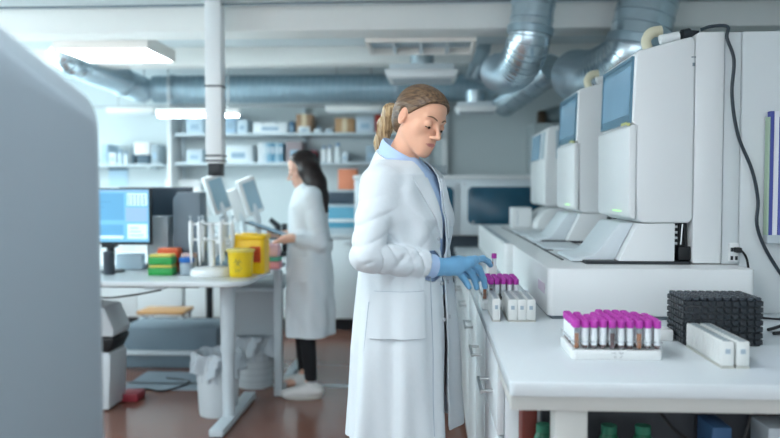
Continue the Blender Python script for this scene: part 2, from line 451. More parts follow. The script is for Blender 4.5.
# ---------------------------------------------------------------- automation deck standing on the bench
DZ = 1.096
deck_m = plast
t = thing('sample_track', 'long white sample track housing running along the worktop under the analysers', 'laboratory instrument', (.75, 4.0, CZ))
MB().prism(rrect(.402, 1.098, 2.605, 3.72, .02, 4), CZ+.012, DZ, 'z', bev=.006, seg=3).build('housing', deck_m, t)
MB().box(.42, 1.08, 2.62, 5.4, CZ, CZ+.012).build('base_strip', midgrey, t)
MB().prism(rrect(.362, 1.098, 3.725, 5.68, .02, 4), CZ+.012, DZ, 'z', bev=.006, seg=3).build('housing', deck_m, t)
MB().box(.372, .40, 3.80, 5.4, DZ, DZ+.004).box(.6, .61, 3.3, 3.78, DZ, DZ+.004).build('seam_strip', greyp, t)
b = MB()
for (x0, x1, y0, y1) in ((.50, .508, 2.9, 5.35), (.70, .712, 3.27, 3.78), (.70, .712, 4.35, 4.9)): b.box(x0, x1, y0, y1, DZ-.001, DZ+.0035)
for yy in (3.35, 3.7, 4.4, 4.75): b.box(.505, .54, yy, yy+.05, DZ-.001, DZ+.004)
b.build('track_slot', dark, t)
for (y0, y1) in ((3.36, 3.76), (4.36, 4.85)): MB().box(.515, .69, y0, y1, DZ, DZ+.010, .003).build('tray_cover', plast2, t)
b = MB(); b.lathe([(.004, 0), (.004, .002)], (0, 0, 0), 10)
b.rot(Matrix.Rotation(-PI/2, 3, 'Y'), (0, 0, 0)); bmesh.ops.translate(b.bm, verts=b.bm.verts, vec=(.4025, 2.66, 1.02))
b.box(.4005, .4025, 2.67, 2.82, 1.0, 1.035)
b.build('label_and_reflection', mat('pink_reflection', 'd3c4d3', .5), t)  # pinkish reflection on the deck side, painted as a pale patch

# ---------------------------------------------------------------- the two tall analysers
screen_m = mat('touch_screen', '86abc4', .22, spec=.6, noise=.12, nscale=4)
scrf = mat('screen_surround', '5d8398', .3)
led = mat('green_led', '9dff7a', .4, emit='b4ff9a', estr=.9)
beige = mat('beige_plastic', 'cfcab0', .45)
def analyser(y0, label, tail):
    y1 = y0+.49
    t = thing('blood_analyser', label, 'laboratory instrument', (.85, y0+.25, DZ))
    # head: profile in X-Z
    prof = [(.720, 1.600), (.728, 1.838), (.735, 1.856), (.78, 1.868), (.855, 1.888), (.925, 1.905), (.935, 1.89), (.935, 1.26), (.92, 1.245), (.76, 1.245), (.74, 1.26), (.735, 1.35), (.735, 1.59)]
    MB().prism(prof, y0, y1, bev=.008, seg=3).build('head', plast, t)
    MB().prism([(.708, 1.285), (.712, 1.268), (.725, 1.258), (.7345, 1.262), (.7345, 1.592), (.718, 1.596), (.706, 1.585)], y0-.002, y1+.002, bev=.005, seg=3).build('lower_cover', plast, t)
    # screen lying on the leaning front
    def onface(y, z, off): # leaning front plane
        f = (z-1.600)/.238; return (.720+.008*f-off, y, z)
    s = MB()
    s.quad(onface(y0+.02, 1.605, .004), onface(y1-.02, 1.605, .004), onface(y1-.02, 1.838, .004), onface(y0+.02, 1.838, .004))
    for (ya, yb, za, zb) in ((y0+.018, y0+.03, 1.603, 1.84), (y1-.03, y1-.018, 1.603, 1.84), (y0+.03, y1-.03, 1.828, 1.84), (y0+.03, y1-.03, 1.603, 1.612)):
        s.prism([(onface(0, za, .0)[0], za), (onface(0, za, .009)[0], za), (onface(0, zb, .009)[0], zb), (onface(0, zb, .0)[0], zb)], ya, yb)
    sc = s.build('screen_bezel', scrf, t)
    MB().quad(onface(y0+.03, 1.635, .0055), onface(y1-.03, 1.635, .0055), onface(y1-.03, 1.81, .0055), onface(y0+.03, 1.81, .0055)).build('screen', screen_m, sc)
    MB().box(.7045, .708, y0+.10, y0+.22, 1.2835, 1.2862).build('status_light', led, t)
    # rear body and the joining column
    MB().prism([(.9365, 1.10), (.9365, 1.90), (.95, 1.922), (1.035, 1.922), (1.038, 1.91), (1.038, 1.10)], y0+.004, y1, bev=.006, seg=2).build('rear_body', plast, t)
    # base with the leaning front
    MB().prism([(.678, DZ+.012), (.745, DZ+.146), (.873, DZ+.148), (.873, DZ+.012)], y0, y1-.06, bev=.002).build('base', plast, t)
    pts = [(.677, DZ+.013), (.744, DZ+.147), (.70, DZ+.147), (.69, DZ+.14), (.62, DZ+.045), (.60, DZ+.028), (.53, DZ+.016), (.52, DZ+.005), (.677, DZ+.005)]
    MB().prism(pts, y0+.06, y1-.10, bev=.004, seg=2).build('loading_ramp', plast2, t)
    MB().box(.56, .93, y0, y1-.06, DZ+.001, DZ+.0115).build('base_gap', dark, t)
    d = MB()
    d.box(.876, .934, y0+.06, y1-.08, DZ+.012, 1.243)
    for i in range(5): d.tube([(.882+.011*i, y0+.05, DZ+.013), (.882+.011*i, y0+.045, DZ+.05+.02*(i % 2)), (.886+.009*i, y0+.05, 1.243)], .004, 6)
    d.box(.89, .935, y0+.01, y0+.06, DZ+.013, DZ+.065, .006)
    d.build('tubing_bay', black, t)
    d = MB()
    for i in range(4): d.box(.878, .892, y0+.03, y0+.05, DZ+.07+.02*i, DZ+.078+.02*i)
    d.tube([(.905, y0+.035, DZ+.07), (.91, y0+.035, 1.24)], .003, 6)
    d.build('fitting', steel, t)
    # gas port on top
    c = MB()
    c.tube(bez([(.80, y0+.10, 1.872), (.79, y0+.10, 1.91), (.81, y0+.10, 1.938), (.845, y0+.10, 1.945)], 5), [.018]*8+[.020]*8, 14)
    c.build('elbow_port', beige, t)
    MB().tube([(.828, y0+.06, 1.905), (.895, y0+.06, 1.918)], .017, 16).build('port_sleeve', plast, t)
    MB().tube([(.896, y0+.06, 1.918), (.905, y0+.06, 1.92), (.906, y0+.06, 1.92), (.935, y0+.06, 1.926), (.937, y0+.06, 1.927), (.965, y0+.06, 1.930)], [.014, .014, .02, .02, .012, .007], 14).build('port_plug', dark, t)
    MB().box(.7035, .7055, y0+.02, y0+.1, 1.597, 1.607).box(.7035, .71, y0-.0035, y0+.02, 1.592, 1.602).build('warning_sticker', mat('yellow_sticker', 'c9cb86', .5), t)
    MB().box(.925, .934, y0-.001, y0+.001, 1.80, 1.812).box(.921, .937, y0-.001, y0+.001, 1.83, 1.834).build('maker_mark', midgrey, t)
    return t
analyser(2.75, 'nearest tall white analyser with a blue touch screen, beside the white cabinet', 1)
analyser(3.79, 'middle tall white analyser with a blue touch screen', 0)

# far analyser, another model
y0, y1 = 4.95, 5.6
t = thing('haematology_analyser', 'farthest and lowest of the white analysers, with curved stand', 'laboratory instrument', (.85, 5.2, DZ))
MB().prism([(.735, 1.53), (.75, 1.745), (.77, 1.765), (1.0, 1.80), (1.0, 1.25), (.76, 1.25), (.735, 1.27)], y0, y1, bev=.012, seg=3).build('head', plast, t)
MB().prism([(.80, 1.26), (.80, 1.50), (.83, 1.53), (.99, 1.53), (.99, 1.26)], y0-.012, y0-.0005, bev=.004).build('side_cover', plast, t)
s = MB()
s.prism([(.731, 1.56), (.744, 1.735), (.748, 1.735), (.735, 1.56)], y0+.22, y1-.03)
s.build('screen', screen_m, t)
s = MB(); s.prism([(.731, 1.56), (.744, 1.735), (.748, 1.735), (.735, 1.56)], y0+.04, y0+.13); s.box(.81, .85, y0-.004, y0+.001, 1.56, 1.74); s.build('tinted_panel', off, t)
MB().prism([(.70, DZ+.003)]+arc(.84, DZ+.003, .14, 175, 95, 8)+[(.90, DZ+.15), (.90, DZ+.003)], y0+.05, y1-.05, bev=.005).build('curved_stand', plast, t)
MB().box(.905, 1.05, y0+.02, y1, DZ+.003, 1.249, .005).build('rear_body', plast2, t)
MB().box(.872, .9, y0-.02, y0+.045, DZ+.003, DZ+.09, .004).build('pump', dark, t)
t = thing('reagent_module', 'small white box with rounded edges at the far end of the track', 'laboratory instrument', (.66, 5.33, DZ))
MB().box(.56, .70, 5.25, 5.40, DZ, DZ+.14, .01, 3).build('housing', plast, t)
MB().box(.6, .605, 5.247, 5.2505, DZ+.02, DZ+.12).build('door_gap', greyp, t)
t = thing('sample_carrier', 'small white carrier with one purple-capped tube under the farthest analyser', 'tube carrier', (.86, 4.86, DZ))
MB().box(.835, .875, 4.70, 4.80, DZ+.0, DZ+.06, .003).build('carrier_body', plast, t)
MB().lathe([(.007, DZ+.061), (.007, DZ+.09)], (.852, 4.72, 0), 12).build('tube', mat('tube_pale', 'c9b7b0', .3), t)
MB().lathe([(.010, DZ+.09), (.010, DZ+.108)], (.852, 4.72, 0), 12).build('cap', mat('purple_cap', 'b63aa8', .42), t)

# white cabinet behind the nearest analyser
t = thing('equipment_cabinet', 'tall plain white cabinet standing on the worktop right of the nearest analyser', 'cabinet', (1.4, 3.1, CZ))
MB().box(1.102, 1.72, 2.76, 3.4, CZ, 1.923, .006).build('shell', mat('cabinet_shell', 'd5dbdd', .4), t)
MB().box(1.042, 1.1, 2.765, 3.2, DZ+.002, 1.921, .004).build('side_filler', mat('cabinet_shell', 'd5dbdd', .4), t)
so = MB().box(1.065, 1.098, 2.752, 2.764, DZ+.012, DZ+.078, .002).build('socket_plate', plast, t)
b = MB()
for dx in (1.073, 1.089):
    for zz in (DZ+.025, DZ+.055): b.box(dx-.004, dx+.004, 2.748, 2.7525, zz-.007, zz+.007)
b.build('socket', dark, so)
# cable along the top of the analyser and down the cabinet
pc = [(.965, 2.79, 1.935), (1.0, 2.78, 1.945), (1.04, 2.74, 1.935)] + [tuple(at(x, y, 2.735)) for x, y in ((727, 38), (734, 60), (732, 95), (738, 135), (752, 170), (758, 200), (757, 225), (766, 250))] + [tuple(at(785, 280, 2.73)), tuple(at(800, 300, 2.73))]
pc.append((1.35, 2.73, CZ+.005))
tag(MB().tube(bez(pc, 6), .006, 8).build('power_cable', mat('grey_cable', '2c363f', .45)), 'dark cable curving from the nearest analyser\'s top down the white cabinet', 'cable')
pc = [(1.081, 2.746, DZ+.055), (1.10, 2.735, DZ+.052), (1.118, 2.73, DZ+.02), (1.122, 2.72, 1.05), (1.12, 2.71, .97), (1.13, 2.66, CZ+.006), (1.3, 2.6, CZ+.006)]
t = thing('mains_plug', 'black plug and lead in the white socket plate', 'cable', (1.085, 2.74, DZ+.05))
MB().tube(bez(pc, 6), .004, 8).build('lead', cab_mt, t)
MB().box(1.076, 1.098, 2.722, 2.747, DZ+.046, DZ+.064, .003).build('plug_body', black, t)
for i, pts in enumerate(([(1.12, 2.5, CZ+.05), (1.2, 2.5, CZ+.045), (1.45, 2.55, CZ+.05)], [(1.06, 2.42, CZ+.006), (1.2, 2.5, CZ+.016), (1.5, 2.6, CZ+.006)], [(1.05, 2.36, CZ+.006), (1.2, 2.42, CZ+.007), (1.5, 2.42, CZ+.006)])[1:]):
    tag(MB().tube(bez(pts, 8), .0055, 8).build('loose_cable', cab_mt), ['thicker black cable on the worktop behind the black rack', 'black cable on the worktop nearest the black rack'][i], 'cable')
# hanging file holder with striped folders
hp = at(764, 112, 2.75)
t = thing('file_holder', 'wall file of blue striped folders on the white cabinet', 'file holder', (1.25, 2.75, 1.25))
hx0, hx1 = at(765, 112, 2.74).x, 1.42; hz1 = hp.z; hz0 = at(764, 243, 2.75).z
MB().box(hx0+.008, hx1, 2.745, 2.759, hz0, hz1-.05, .002).box(hx0+.008, hx1, 2.715, 2.7445, hz0, hz0+.03, .002).build('holder', greyp, t)
cols = ['a8bfa8', '4c559f', 'e6e8ee', '5a62ad', 'e6e8ee', '4c559f', 'dfe2ea', '6a72b5', 'e6e8ee', '4c559f', 'dfe2ea', '5a62ad']
x = hx0+.004
for i, c in enumerate(cols):
    w = .007 if i == 0 else (.013 if i % 2 else .017)
    if x+w > hx1: break
    MB().box(x, x+w-.001, 2.718, 2.7445, hz0+.03, hz1-(.02 if i % 3 == 0 else .0)).build('folder_spine', mat('folder_'+c, c, .6), t); x += w

# ================================================================ RACKS AND TUBES
rackw = mat('rack_plastic', 'e3e6e6', .35)
clearp = mat('clear_acrylic', 'eef3f5', .1, trans=.85, alpha=.5)
capm = mat('purple_cap', 'b63aa8', .42)
label_m = mat('tube_label', 'dfe5e8', .55)
blood = mat('blood', '5b1b14', .3)
amber = mat('amber_serum', 'b86a26', .3)
tubeg = mat('tube_wall', 'cfdadf', .12, trans=.7, alpha=.45)
def tube_proto(fluid, lab, x, y, z, lab_rot):
    t = thing('blood_tube', lab, 'blood tube', (x, y, z))
    MB().lathe([(.0040, .001), (.0072, .004), (.0076, .009), (.0076, .058)], (x, y, z), 14, cap0=True, cap1=True).build('tube_wall', tubeg, t)
    MB().lathe([(.003, .003), (.0068, .006), (.0068, .042)], (x, y, z), 12).build('fluid', fluid, t)
    # paper label wrapped three quarters of the way round
    g = []
    for zz in (.012, .057):
        g.append([(x+.0083*math.cos(a), y+.0083*math.sin(a), z+zz) for a in [lab_rot+math.radians(-128+256*i/14) for i in range(15)]])
    MB().sheet(g, .0004).build('paper_label', label_m, t)
    MB().lathe([(.0098, .058), (.0104, .060), (.0104, .0735), (.0098, .0765), (.0082, .077), (.0076, .0745), (.004, .074)], (x, y, z), 18).build('cap', capm, t)
    return t
FAR = (0, 0, -50)
def fill(rack_xy, pitch, nx, ny, zt, lab, grp, skip, amb=(), turned=(), jit=.15, labrot=-PI/2):
    protos = {}
    made = []
    for j in range(ny):
        for i in range(nx):
            if skip(i, j): continue
            kind = 'amber' if (i, j) in amb else 'turned' if (i, j) in turned else 'plain'
            x = rack_xy[0]+i*pitch; y = rack_xy[1]+j*pitch
            l = {'plain': lab, 'amber': lab.replace('tube', 'tube showing amber serum', 1), 'turned': lab.replace('tube', 'tube with its dark blood showing', 1)}[kind]
            if kind not in protos:
                p = tube_proto(amber if kind == 'amber' else blood, l, x, y, zt, 0)
                p['group'] = grp; p.rotation_euler[2] = labrot if kind == 'plain' else labrot+PI
                protos[kind] = (p, [(c, []) for c in children(p)])
            else:
                p, ks = protos[kind]
                rz = (labrot if kind == 'plain' else labrot+PI)+random.uniform(-1.0, 1.0)*(1 if kind == 'plain' else .4)
                dup(p, (x+random.uniform(-1, 1)*.0004, y, zt+random.choice((0, 0, .001, .002))), rz, kids=ks)
# near rack
RX0, RX1, RY0, RY1 = .373, .607, 1.992, 2.18
t = thing('tube_rack', 'white based rack full of purple-capped tubes at the near end of the worktop', 'tube rack', ((RX0+RX1)/2, (RY0+RY1)/2, CZ))
MB().prism(rrect(RX0, RX1, RY0, RY1, .012, 4), CZ, CZ+.026, 'z', bev=.003).build('rack_base', rackw, t)
def grid_plate(x0, x1, y0, y1, z0, z1, px0, py0, pitch, nx, ny):
    b = MB(); bars = []
    xs = [x0]+[px0+(i+.5)*pitch for i in range(nx-1)]+[x1]
    for i, x in enumerate(xs):
        w = .004; xa = x if i == 0 else x-w/2 if i < nx else x-w
        b.box(xa, xa+w, y0, y1, z0, z1)
    ys = [y0]+[py0+(j+.5)*pitch for j in range(ny-1)]+[y1]
    for j, y in enumerate(ys):
        w = .004; ya = y if j == 0 else y-w/2 if j < ny else y-w
        b.box(x0, x1, ya, ya+w, z0+.0002, z1-.0002)
    return b
NP = .0232; nx0 = RX0+.0125; ny0 = RY0+.0125
grid_plate(RX0+.001, RX1-.001, RY0+.001, RY1-.001, CZ+.046, CZ+.050, nx0, ny0, NP, 10, 8).build('tube_grid', clearp, t)
for (x, y) in ((RX0+.001, RY0+.001), (RX1-.006, RY0+.001), (RX0+.001, RY1-.006), (RX1-.006, RY1-.006)): MB().box(x, x+.005, y, y+.005, CZ+.026, CZ+.046).build('corner_post', clearp, t)
# handwriting on the rack
b = MB()
def scribble(b, x, z, s, Y, pts):
    b.tube([(x+u*s, Y, z+v*s) for u, v in pts], .0005, 5)
Yf = RY0-.0004
S_ = [(1, 1), (.3, 1), (.2, .55), (.9, .45), (.8, 0), (0, 0)]
scribble(b, .475, CZ+.016, .005, Yf, [(0, .2), (.5, 1), (1, .3), (1.6, 1), (2.2, .1)])
scribble(b, .494, CZ+.016, .005, Yf, [(0, .8), (1, 1), (.6, .2), (1.6, .3), (2.2, .9)])
scribble(b, .482, CZ+.007, .004, Yf, [(0, 1), (0, 0), (.8, .1), (1, .9)])
scribble(b, .497, CZ+.007, .005, Yf, [(0, 0), (1.2, 1)])
b.build('handwriting', mat('ink', '3a4046', .6), t)
def skipA(i, j):
    if j >= 7: return i in (0, 1, 2, 3, 8, 9)
    if j == 6: return i in (1, 2, 3, 9)
    if j == 5: return i == 2
    return False
fill((nx0, ny0), NP, 10, 8, CZ+.0262, 'purple-capped tube with pale paper label standing in the near rack', 'tubes of the near rack', skipA, amb=((0, 0), (7, 0)), turned=((4, 0), (9, 1)))

# rack by the gloved hand
SX0, SX1, SY0, SY1 = .192, .33, 2.80, 2.99
t = thing('tube_rack', 'rack of purple-capped tubes under the gloved hand', 'tube rack', ((SX0+SX1)/2, (SY0+SY1)/2, CZ))
MB().prism(rrect(SX0, SX1, SY0, SY1, .01, 4), CZ, CZ+.036, 'z', bev=.003).build('rack_base', rackw, t)
hx, hy = SX0+.0115, SY0+.0125
grid_plate(SX0+.001, SX1-.001, SY0+.001, SY1-.001, CZ+.056, CZ+.060, hx, hy, .023, 6, 8).build('tube_grid', clearp, t)
for (x, y) in ((SX0+.001, SY0+.001), (SX1-.006, SY0+.001), (SX0+.001, SY1-.006), (SX1-.006, SY1-.006)): MB().box(x, x+.005, y, y+.005, CZ+.036, CZ+.056).build('corner_post', clearp, t)
fill((hx, hy), .023, 6, 8, CZ+.0362, 'purple-capped tube standing in the rack under the gloved hand', 'tubes of the rack under the hand',
     lambda i, j: (i == 0 and j in (1, 2)), amb=((0, 0),), turned=((1, 0), (2, 1)), labrot=-PI/2)

# narrow white carriers (rows of cells)
carrier_m = mat('carrier_plastic', 'dcdfdd', .4)
cell_m = mat('carrier_cell', '9aa6ac', .4)
def carrier(x, y, w, L, h, label, n, z=CZ):
    t = thing('tube_carrier', label, 'tube carrier', (x+w/2, y+L/2, z))
    MB().box(x-.001, x+w+.001, y-.001, y+L, z, z+.006).build('carrier_foot', mat('carrier_foot', 'b9bab3', .5), t)
    b = MB(); b.box(x, x+w, y, y+L, z+.0065, z+h, .0015)
    for i in range(n):
        yy = y+L*(i+.5)/n; b.box(x-.0012, x, yy-L/n*.38, yy+L/n*.38, z+.012, z+h-.004)
        b.box(x+w, x+w+.0012, yy-L/n*.38, yy+L/n*.38, z+.012, z+h-.004)
    b.build('carrier_body', carrier_m, t)
    c = MB()
    for i in range(n):
        yy = y+L*(i+.5)/n; c.lathe([(w*.34, h-.001), (w*.34, h+.0006)], (x+w/2, yy, z), 10)
    c.build('tube_well', cell_m, t)
    lb = MB().box(x+w*.3, x+w*.7, y-.0014, y, z+h*.55, z+h*.72).build('barcode_label', mat('bluish_label', 'a3b3bf', .6), t)
    return t
carrier(.212, 2.55, .024, .21, .078, 'narrow white tube carrier standing apart, nearest the bench edge', 8)
for i, lab in enumerate(('leftmost of the three narrow white carriers set side by side', 'middle one of the three narrow white carriers set side by side', 'rightmost of the three narrow white carriers set side by side')):
    carrier(.2645+.0305*i, 2.55, .0285, .22, .076, lab, 8)
carrier(.727, 1.915, .030, .26, .068, 'white tube carrier in front of the black rack, left of the pair', 12)
carrier(.764, 1.915, .030, .26, .068, 'white tube carrier in front of the black rack, right of the pair', 12)
# the carrier she is picking from, with a single tube
pH = at(489, 275, 3.05)
cz0 = CZ
t = carrier(.232, 3.02, .034, .10, .140, 'white tube carrier standing behind the rack beside her fingertip', 3)
tp = tube_proto(amber, 'single purple-capped tube of amber fluid rising from the carrier behind the rack', .256, 3.036, CZ+.112, -PI/2)
tp.rotation_euler[2] = PI/2+.3

# black microtube rack
t = thing('microtube_rack', 'black block rack of capped microtubes behind the pair of white carriers', 'tube rack', (.83, 2.26, CZ))
BX0, BX1, BY0, BY1, BH = .722, .945, 2.185, 2.345, .135
bk = mat('black_rack_plastic', '23292f', .42); bk2 = mat('black_rack_cell', '343b43', .4)
MB().box(BX0+.006, BX1-.006, BY0+.006, BY1-.006, CZ, CZ+BH-.006, .002).build('rack_block', bk, t)
b = MB(); nx, ny, nz = 10, 7, 7
for i in range(nx):
    for k in range(nz):
        x = BX0+.003+(BX1-BX0-.006)*(i+.5)/nx; z = CZ+.002+(BH-.006)*(k+.5)/nz
        b.box(x-.0085, x+.0085, BY0, BY0+.0058, z-.0068, z+.0072, .0015, 1).box(x-.0085, x+.0085, BY1-.0058, BY1, z-.0068, z+.0072)
for j in range(ny):
    for k in range(nz):
        y = BY0+.003+(BY1-BY0-.006)*(j+.5)/ny; z = CZ+.002+(BH-.006)*(k+.5)/nz
        b.box(BX0, BX0+.0058, y-.0085, y+.0085, z-.0068, z+.0072, .0015, 1).box(BX1-.0058, BX1, y-.0085, y+.0085, z-.0068, z+.0072)
b.build('side_cell', bk, t)
b = MB()
for i in range(nx):
    for j in range(ny):
        x = BX0+.003+(BX1-BX0-.006)*(i+.5)/nx; y = BY0+.003+(BY1-BY0-.006)*(j+.5)/ny
        b.box(x-.0085, x+.0085, y-.0085, y+.0085, CZ+BH-.006, CZ+BH+.004, .002, 1)
b.build('tube_cap', bk2, t)
tag(MB().box(.668, .715, 2.25, 2.31, CZ, CZ+.034, .004).build('reagent_pack', rackw), 'small white pack between the near tube rack and the black rack', 'box')
# ================================================================ LEFT FOREGROUND MACHINE
hull = mat('blue_grey_housing', 'b9c8d1', .45)
t = thing('floor_analyser', 'large blurred blue-grey machine housing filling the left foreground', 'laboratory instrument', (-.95, 1.0, 0))
# side profile (Y, Z)
def side(ins):
    cy_, cz_, r = 1.345, 1.472, .075-ins
    return [(.35+ins, .12+ins), (1.425-ins, .12+ins)]+[(cy_+r*math.cos(q), cz_+r*math.sin(q)-.02*math.cos(q)*0) for q in [math.radians(d) for d in (0, 18, 36, 54, 72)]]+[(1.25, 1.572-ins), (1.07, 1.617-ins), (.35+ins, 1.70-ins)]
MB().prism(side(0), -1.3, -.628, 'x', bev=.010, seg=3).build('housing', hull, t)
MB().prism(side(.045), -.6278, -.614, 'x', bev=.006, seg=3).build('side_panel', mat('hull_panel', 'a9b9c4', .45), t)
MB().prism([(.35, 0), (1.46, 0), (1.46, .10), (1.42, .119), (.35, .119)], -1.3, -.62, 'x', bev=.01).build('base', plast2, t)

# ================================================================ LEFT BENCHES
TZ = .86
ttop = mat('table_laminate', 'd5dcdf', .25, noise=.02, nscale=200)
tleg = mat('table_leg_paint', 'c3ced4', .35)
def tleg_mb(name, x, y, f0, f1, t, tele=True):
    MB().lathe([(.036, .05), (.036, .42)], (x, y, 0), 24).lathe([(.043, .4201), (.043, TZ-.06)], (x, y, 0), 24).build('leg', tleg, t)
    MB().box(x-.04, x+.04, f0, f1, .008, .05, .008, 2).build('foot', tleg, t)
t = thing('bench_table', 'white height-adjustable table holding the monitors and yellow bins', 'table', (-1.8, 4.45, 0))
MB().prism(rrect(-2.75, -1.0, 4.03, 4.83, .13, 8), TZ-.028, TZ, 'z', bev=.005).build('table_top', ttop, t)
for x in (-1.165, -2.6): tleg_mb('leg', x, 4.3, 4.03, 4.82, t)
MB().box(-2.55, -1.10, 4.30, 4.36, TZ-.065, TZ-.0285).build('crossbar', tleg, t)
MB().box(-2.0, -1.28, 4.12, 4.25, TZ-.045, TZ-.0285, .004).build('cable_tray', dark, t)
MB().box(-1.56, -1.45, 4.05, 4.11, TZ-.045, TZ-.0285, .003).build('control_panel', greyp, t)
t = thing('bench_table', 'second white table behind the first, under the white reader instruments', 'table', (-1.8, 5.45, 0))
MB().prism(rrect(-2.75, -.99, 4.86, 6.02, .04, 5), TZ-.028, TZ, 'z', bev=.005).build('table_top', ttop, t)
MB().box(-1.018, -.966, 4.875, 4.93, 0.005, TZ-.0285, .004).build('leg', tleg, t)
MB().box(-1.03, -.97, 4.935, 6.0, .008, .05, .006).build('foot', tleg, t)
MB().box(-2.6, -2.55, 4.88, 4.93, 0.005, TZ-.0285, .004).build('leg', tleg, t)
MB().box(-1.02, -.97, 5.9, 5.95, 0.05, TZ-.0285, .004).build('leg', tleg, t)
MB().box(-1.34, -1.03, 5.1, 5.13, .36, .66, .002).build('modesty_panel', greyp, t)
MB().box(-1.34, -1.03, 5.14, 5.95, .66, .685, .002).build('lower_shelf', tleg, t)

# monitor
t = thing('computer_monitor', 'black monitor showing blue software windows, nearer of the two', 'monitor', (-1.95, 4.45, TZ))
my = 4.42; p0 = at(151, 245, my); p1 = at(151, 188, my); mx1 = p0.x; mx0 = mx1-.52
MB().box(mx0, mx1, my, my+.035, p0.z, p1.z, .005).build('monitor_body', dark, t)
sb = mat('screen_blue', '79b9dc', .3, emit='6fb2d8', estr=.32)
def W(c, n): return mat('screen_'+n, c, .3, emit=c, estr=.35)
scr = MB().box(mx0+.01, mx1-.01, my-.002, my, p0.z+.018, p1.z-.01).build('screen', sb, t)
d = MB(); xs0, xs1, zs0, zs1 = mx0+.01, mx1-.01, p0.z+.018, p1.z-.01; ww = xs1-xs0; hh = zs1-zs0
def cell(mb, u0, u1, v0, v1, o=.0035): mb.box(xs0+ww*u0, xs0+ww*u1, my-o, my-.002, zs0+hh*v0, zs0+hh*v1)
cell(d, .02, .70, .42, .93); d.build('window_pane', W('5f9fc6', 'mid'), scr); d = MB(); cell(d, .02, .69, .04, .33); d.build('window_pane', W('5f9fc6', 'mid'), scr)
d = MB(); 
for q in ((.74, .98, .70, .93), (.74, .98, .06, .34), (.02, .69, .06, .12, .004)): d = MB(); cell(d, *q); d.build('window_pane', W('d4ecf6', 'pale'), scr)
d = MB(); cell(d, .72, .98, .39, .66); d.build('window_pane', W('8fb0d4', 'lilac'), scr); d = MB(); cell(d, .0, 1, .96, .985); d.build('title_bar', W('8fb0d4', 'lilac'), scr)
d = MB()
for i in range(5):
    for j in range(4): cell(d, .75+.045*i, .778+.045*i, .72+.05*j, .745+.05*j, .0045)
for j in range(4): cell(d, .05, .3+.08*j, .46+.1*j, .47+.1*j, .0045)
for j in range(3): cell(d, .77, .93-.03*j, .12+.07*j, .135+.07*j, .0045)
d.build('screen_text', W('4a87b0', 'line'), scr)
s = MB().lathe([(.08, TZ+.0005), (.08, TZ+.012), (.03, TZ+.016), (.024, TZ+.03), (.024, p0.z)], (mx0+.24, my+.08, 0), 24).box(mx0+.2, mx0+.28, my+.036, my+.10, p0.z-.02, p0.z+.12)
s.build('stand', dark, t)
spk = at(109, 268, 4.36)
tag(MB().lathe([(.030, TZ+.001), (.033, TZ+.006), (.033, TZ+.13), (.026, TZ+.137)], (spk.x, 4.36, 0), 24).build('desk_speaker', mat('speaker_grey', '39424b', .5)), 'dark round desk speaker below the blue monitor', 'speaker')
# second monitor seen from its dark side
t = thing('computer_monitor', 'dark switched-off monitor behind the blue one', 'monitor', (-1.72, 4.7, TZ))
a, b_ = at(150, 187, 4.72), at(192, 187, 4.72)
MB().box(a.x-.2, b_.x, 4.71, 4.75, 1.06, a.z, .006).build('monitor_body', mat('monitor_slate', '46525d', .35), t)
MB().box(a.x-.19, b_.x-.01, 4.707, 4.7095, 1.075, a.z-.012).build('screen', mat('screen_off', '3b4853', .2), t)
MB().lathe([(.09, TZ+.001), (.09, TZ+.01), (.02, TZ+.014), (.02, 1.07)], (a.x-.02, 4.77, 0), 20).build('stand', dark, t)
# tall slate box right of the second monitor and the grey box before it
a, b_ = at(178, 192, 4.66), at(202, 262, 4.66)
tag(MB().prism([(a.x+.0, TZ+.001), (a.x, 1.30), (a.x+.03, 1.345), (b_.x+.02, 1.345), (b_.x+.03, TZ+.001)], 4.56, 4.70, bev=.006).build('computer_case', mat('slate_case', '71808c', .4)), 'slate grey upright case between the dark monitor and pipette stand', 'computer')
a, b_ = at(150, 216, 4.60), at(170, 262, 4.6)
tag(MB().box(a.x, b_.x, 4.57, 4.69, TZ+.001, a.z, .006).build('power_supply', mat('box_grey', 'a3b0b8', .4)), 'pale grey box behind the green pipette tip boxes', 'box')

def onT(px, py): return at(px, py, Z=TZ)
# pipette tip boxes
def tipbox(x0, x1, y0, y1, z, h, c, lid, lab, nm='tip_box'):
    t = thing(nm, lab, 'pipette tip box', ((x0+x1)/2, (y0+y1)/2, z))
    MB().box(x0, x1, y0, y1, z+.001, z+h*.72, .003).build('box_body', c, t)
    MB().box(x0+.002, x1-.002, y0+.002, y1-.002, z+h*.73, z+h-.001, .006).build('lid', lid, t)
    return t
green = mat('tip_green', '2f9a4a', .35); ylid = mat('tip_yellow_lid', 'd8c85f', .35); orng = mat('tip_orange', 'e0582c', .4); olid = mat('tip_orange_lid', 'ec7a52', .35)
g0, g1 = at(148, 266, 4.32), at(172, 266, 4.32)
tipbox(g0.x, g1.x, 4.32, 4.41, TZ, .062, green, ylid, 'lower green pipette tip box with yellow lid beside the mouse')
tipbox(g0.x+.003, g1.x-.003, 4.32, 4.41, TZ+.0625, .062, green, ylid, 'upper green pipette tip box stacked on the other green one')
o0, o1 = at(157, 250, 4.48), at(180, 250, 4.48)
tipbox(o0.x, o1.x-.02, 4.44, 4.54, TZ, .09, orng, olid, 'lower orange pipette tip box behind the green boxes')
tipbox(o0.x+.01, o1.x-.005, 4.45, 4.54, TZ+.0905, .06, orng, olid, 'upper orange pipette tip box stacked on the lower orange one')
o0 = at(182, 250, 4.45)
tipbox(o0.x-.01, o0.x+.07, 4.44, 4.53, TZ, .12, mat('tip_pale', 'c9cfd6', .3), mat('tip_pale_lid', 'd9b9b5', .3), 'pale pipette tip box right of the orange ones')
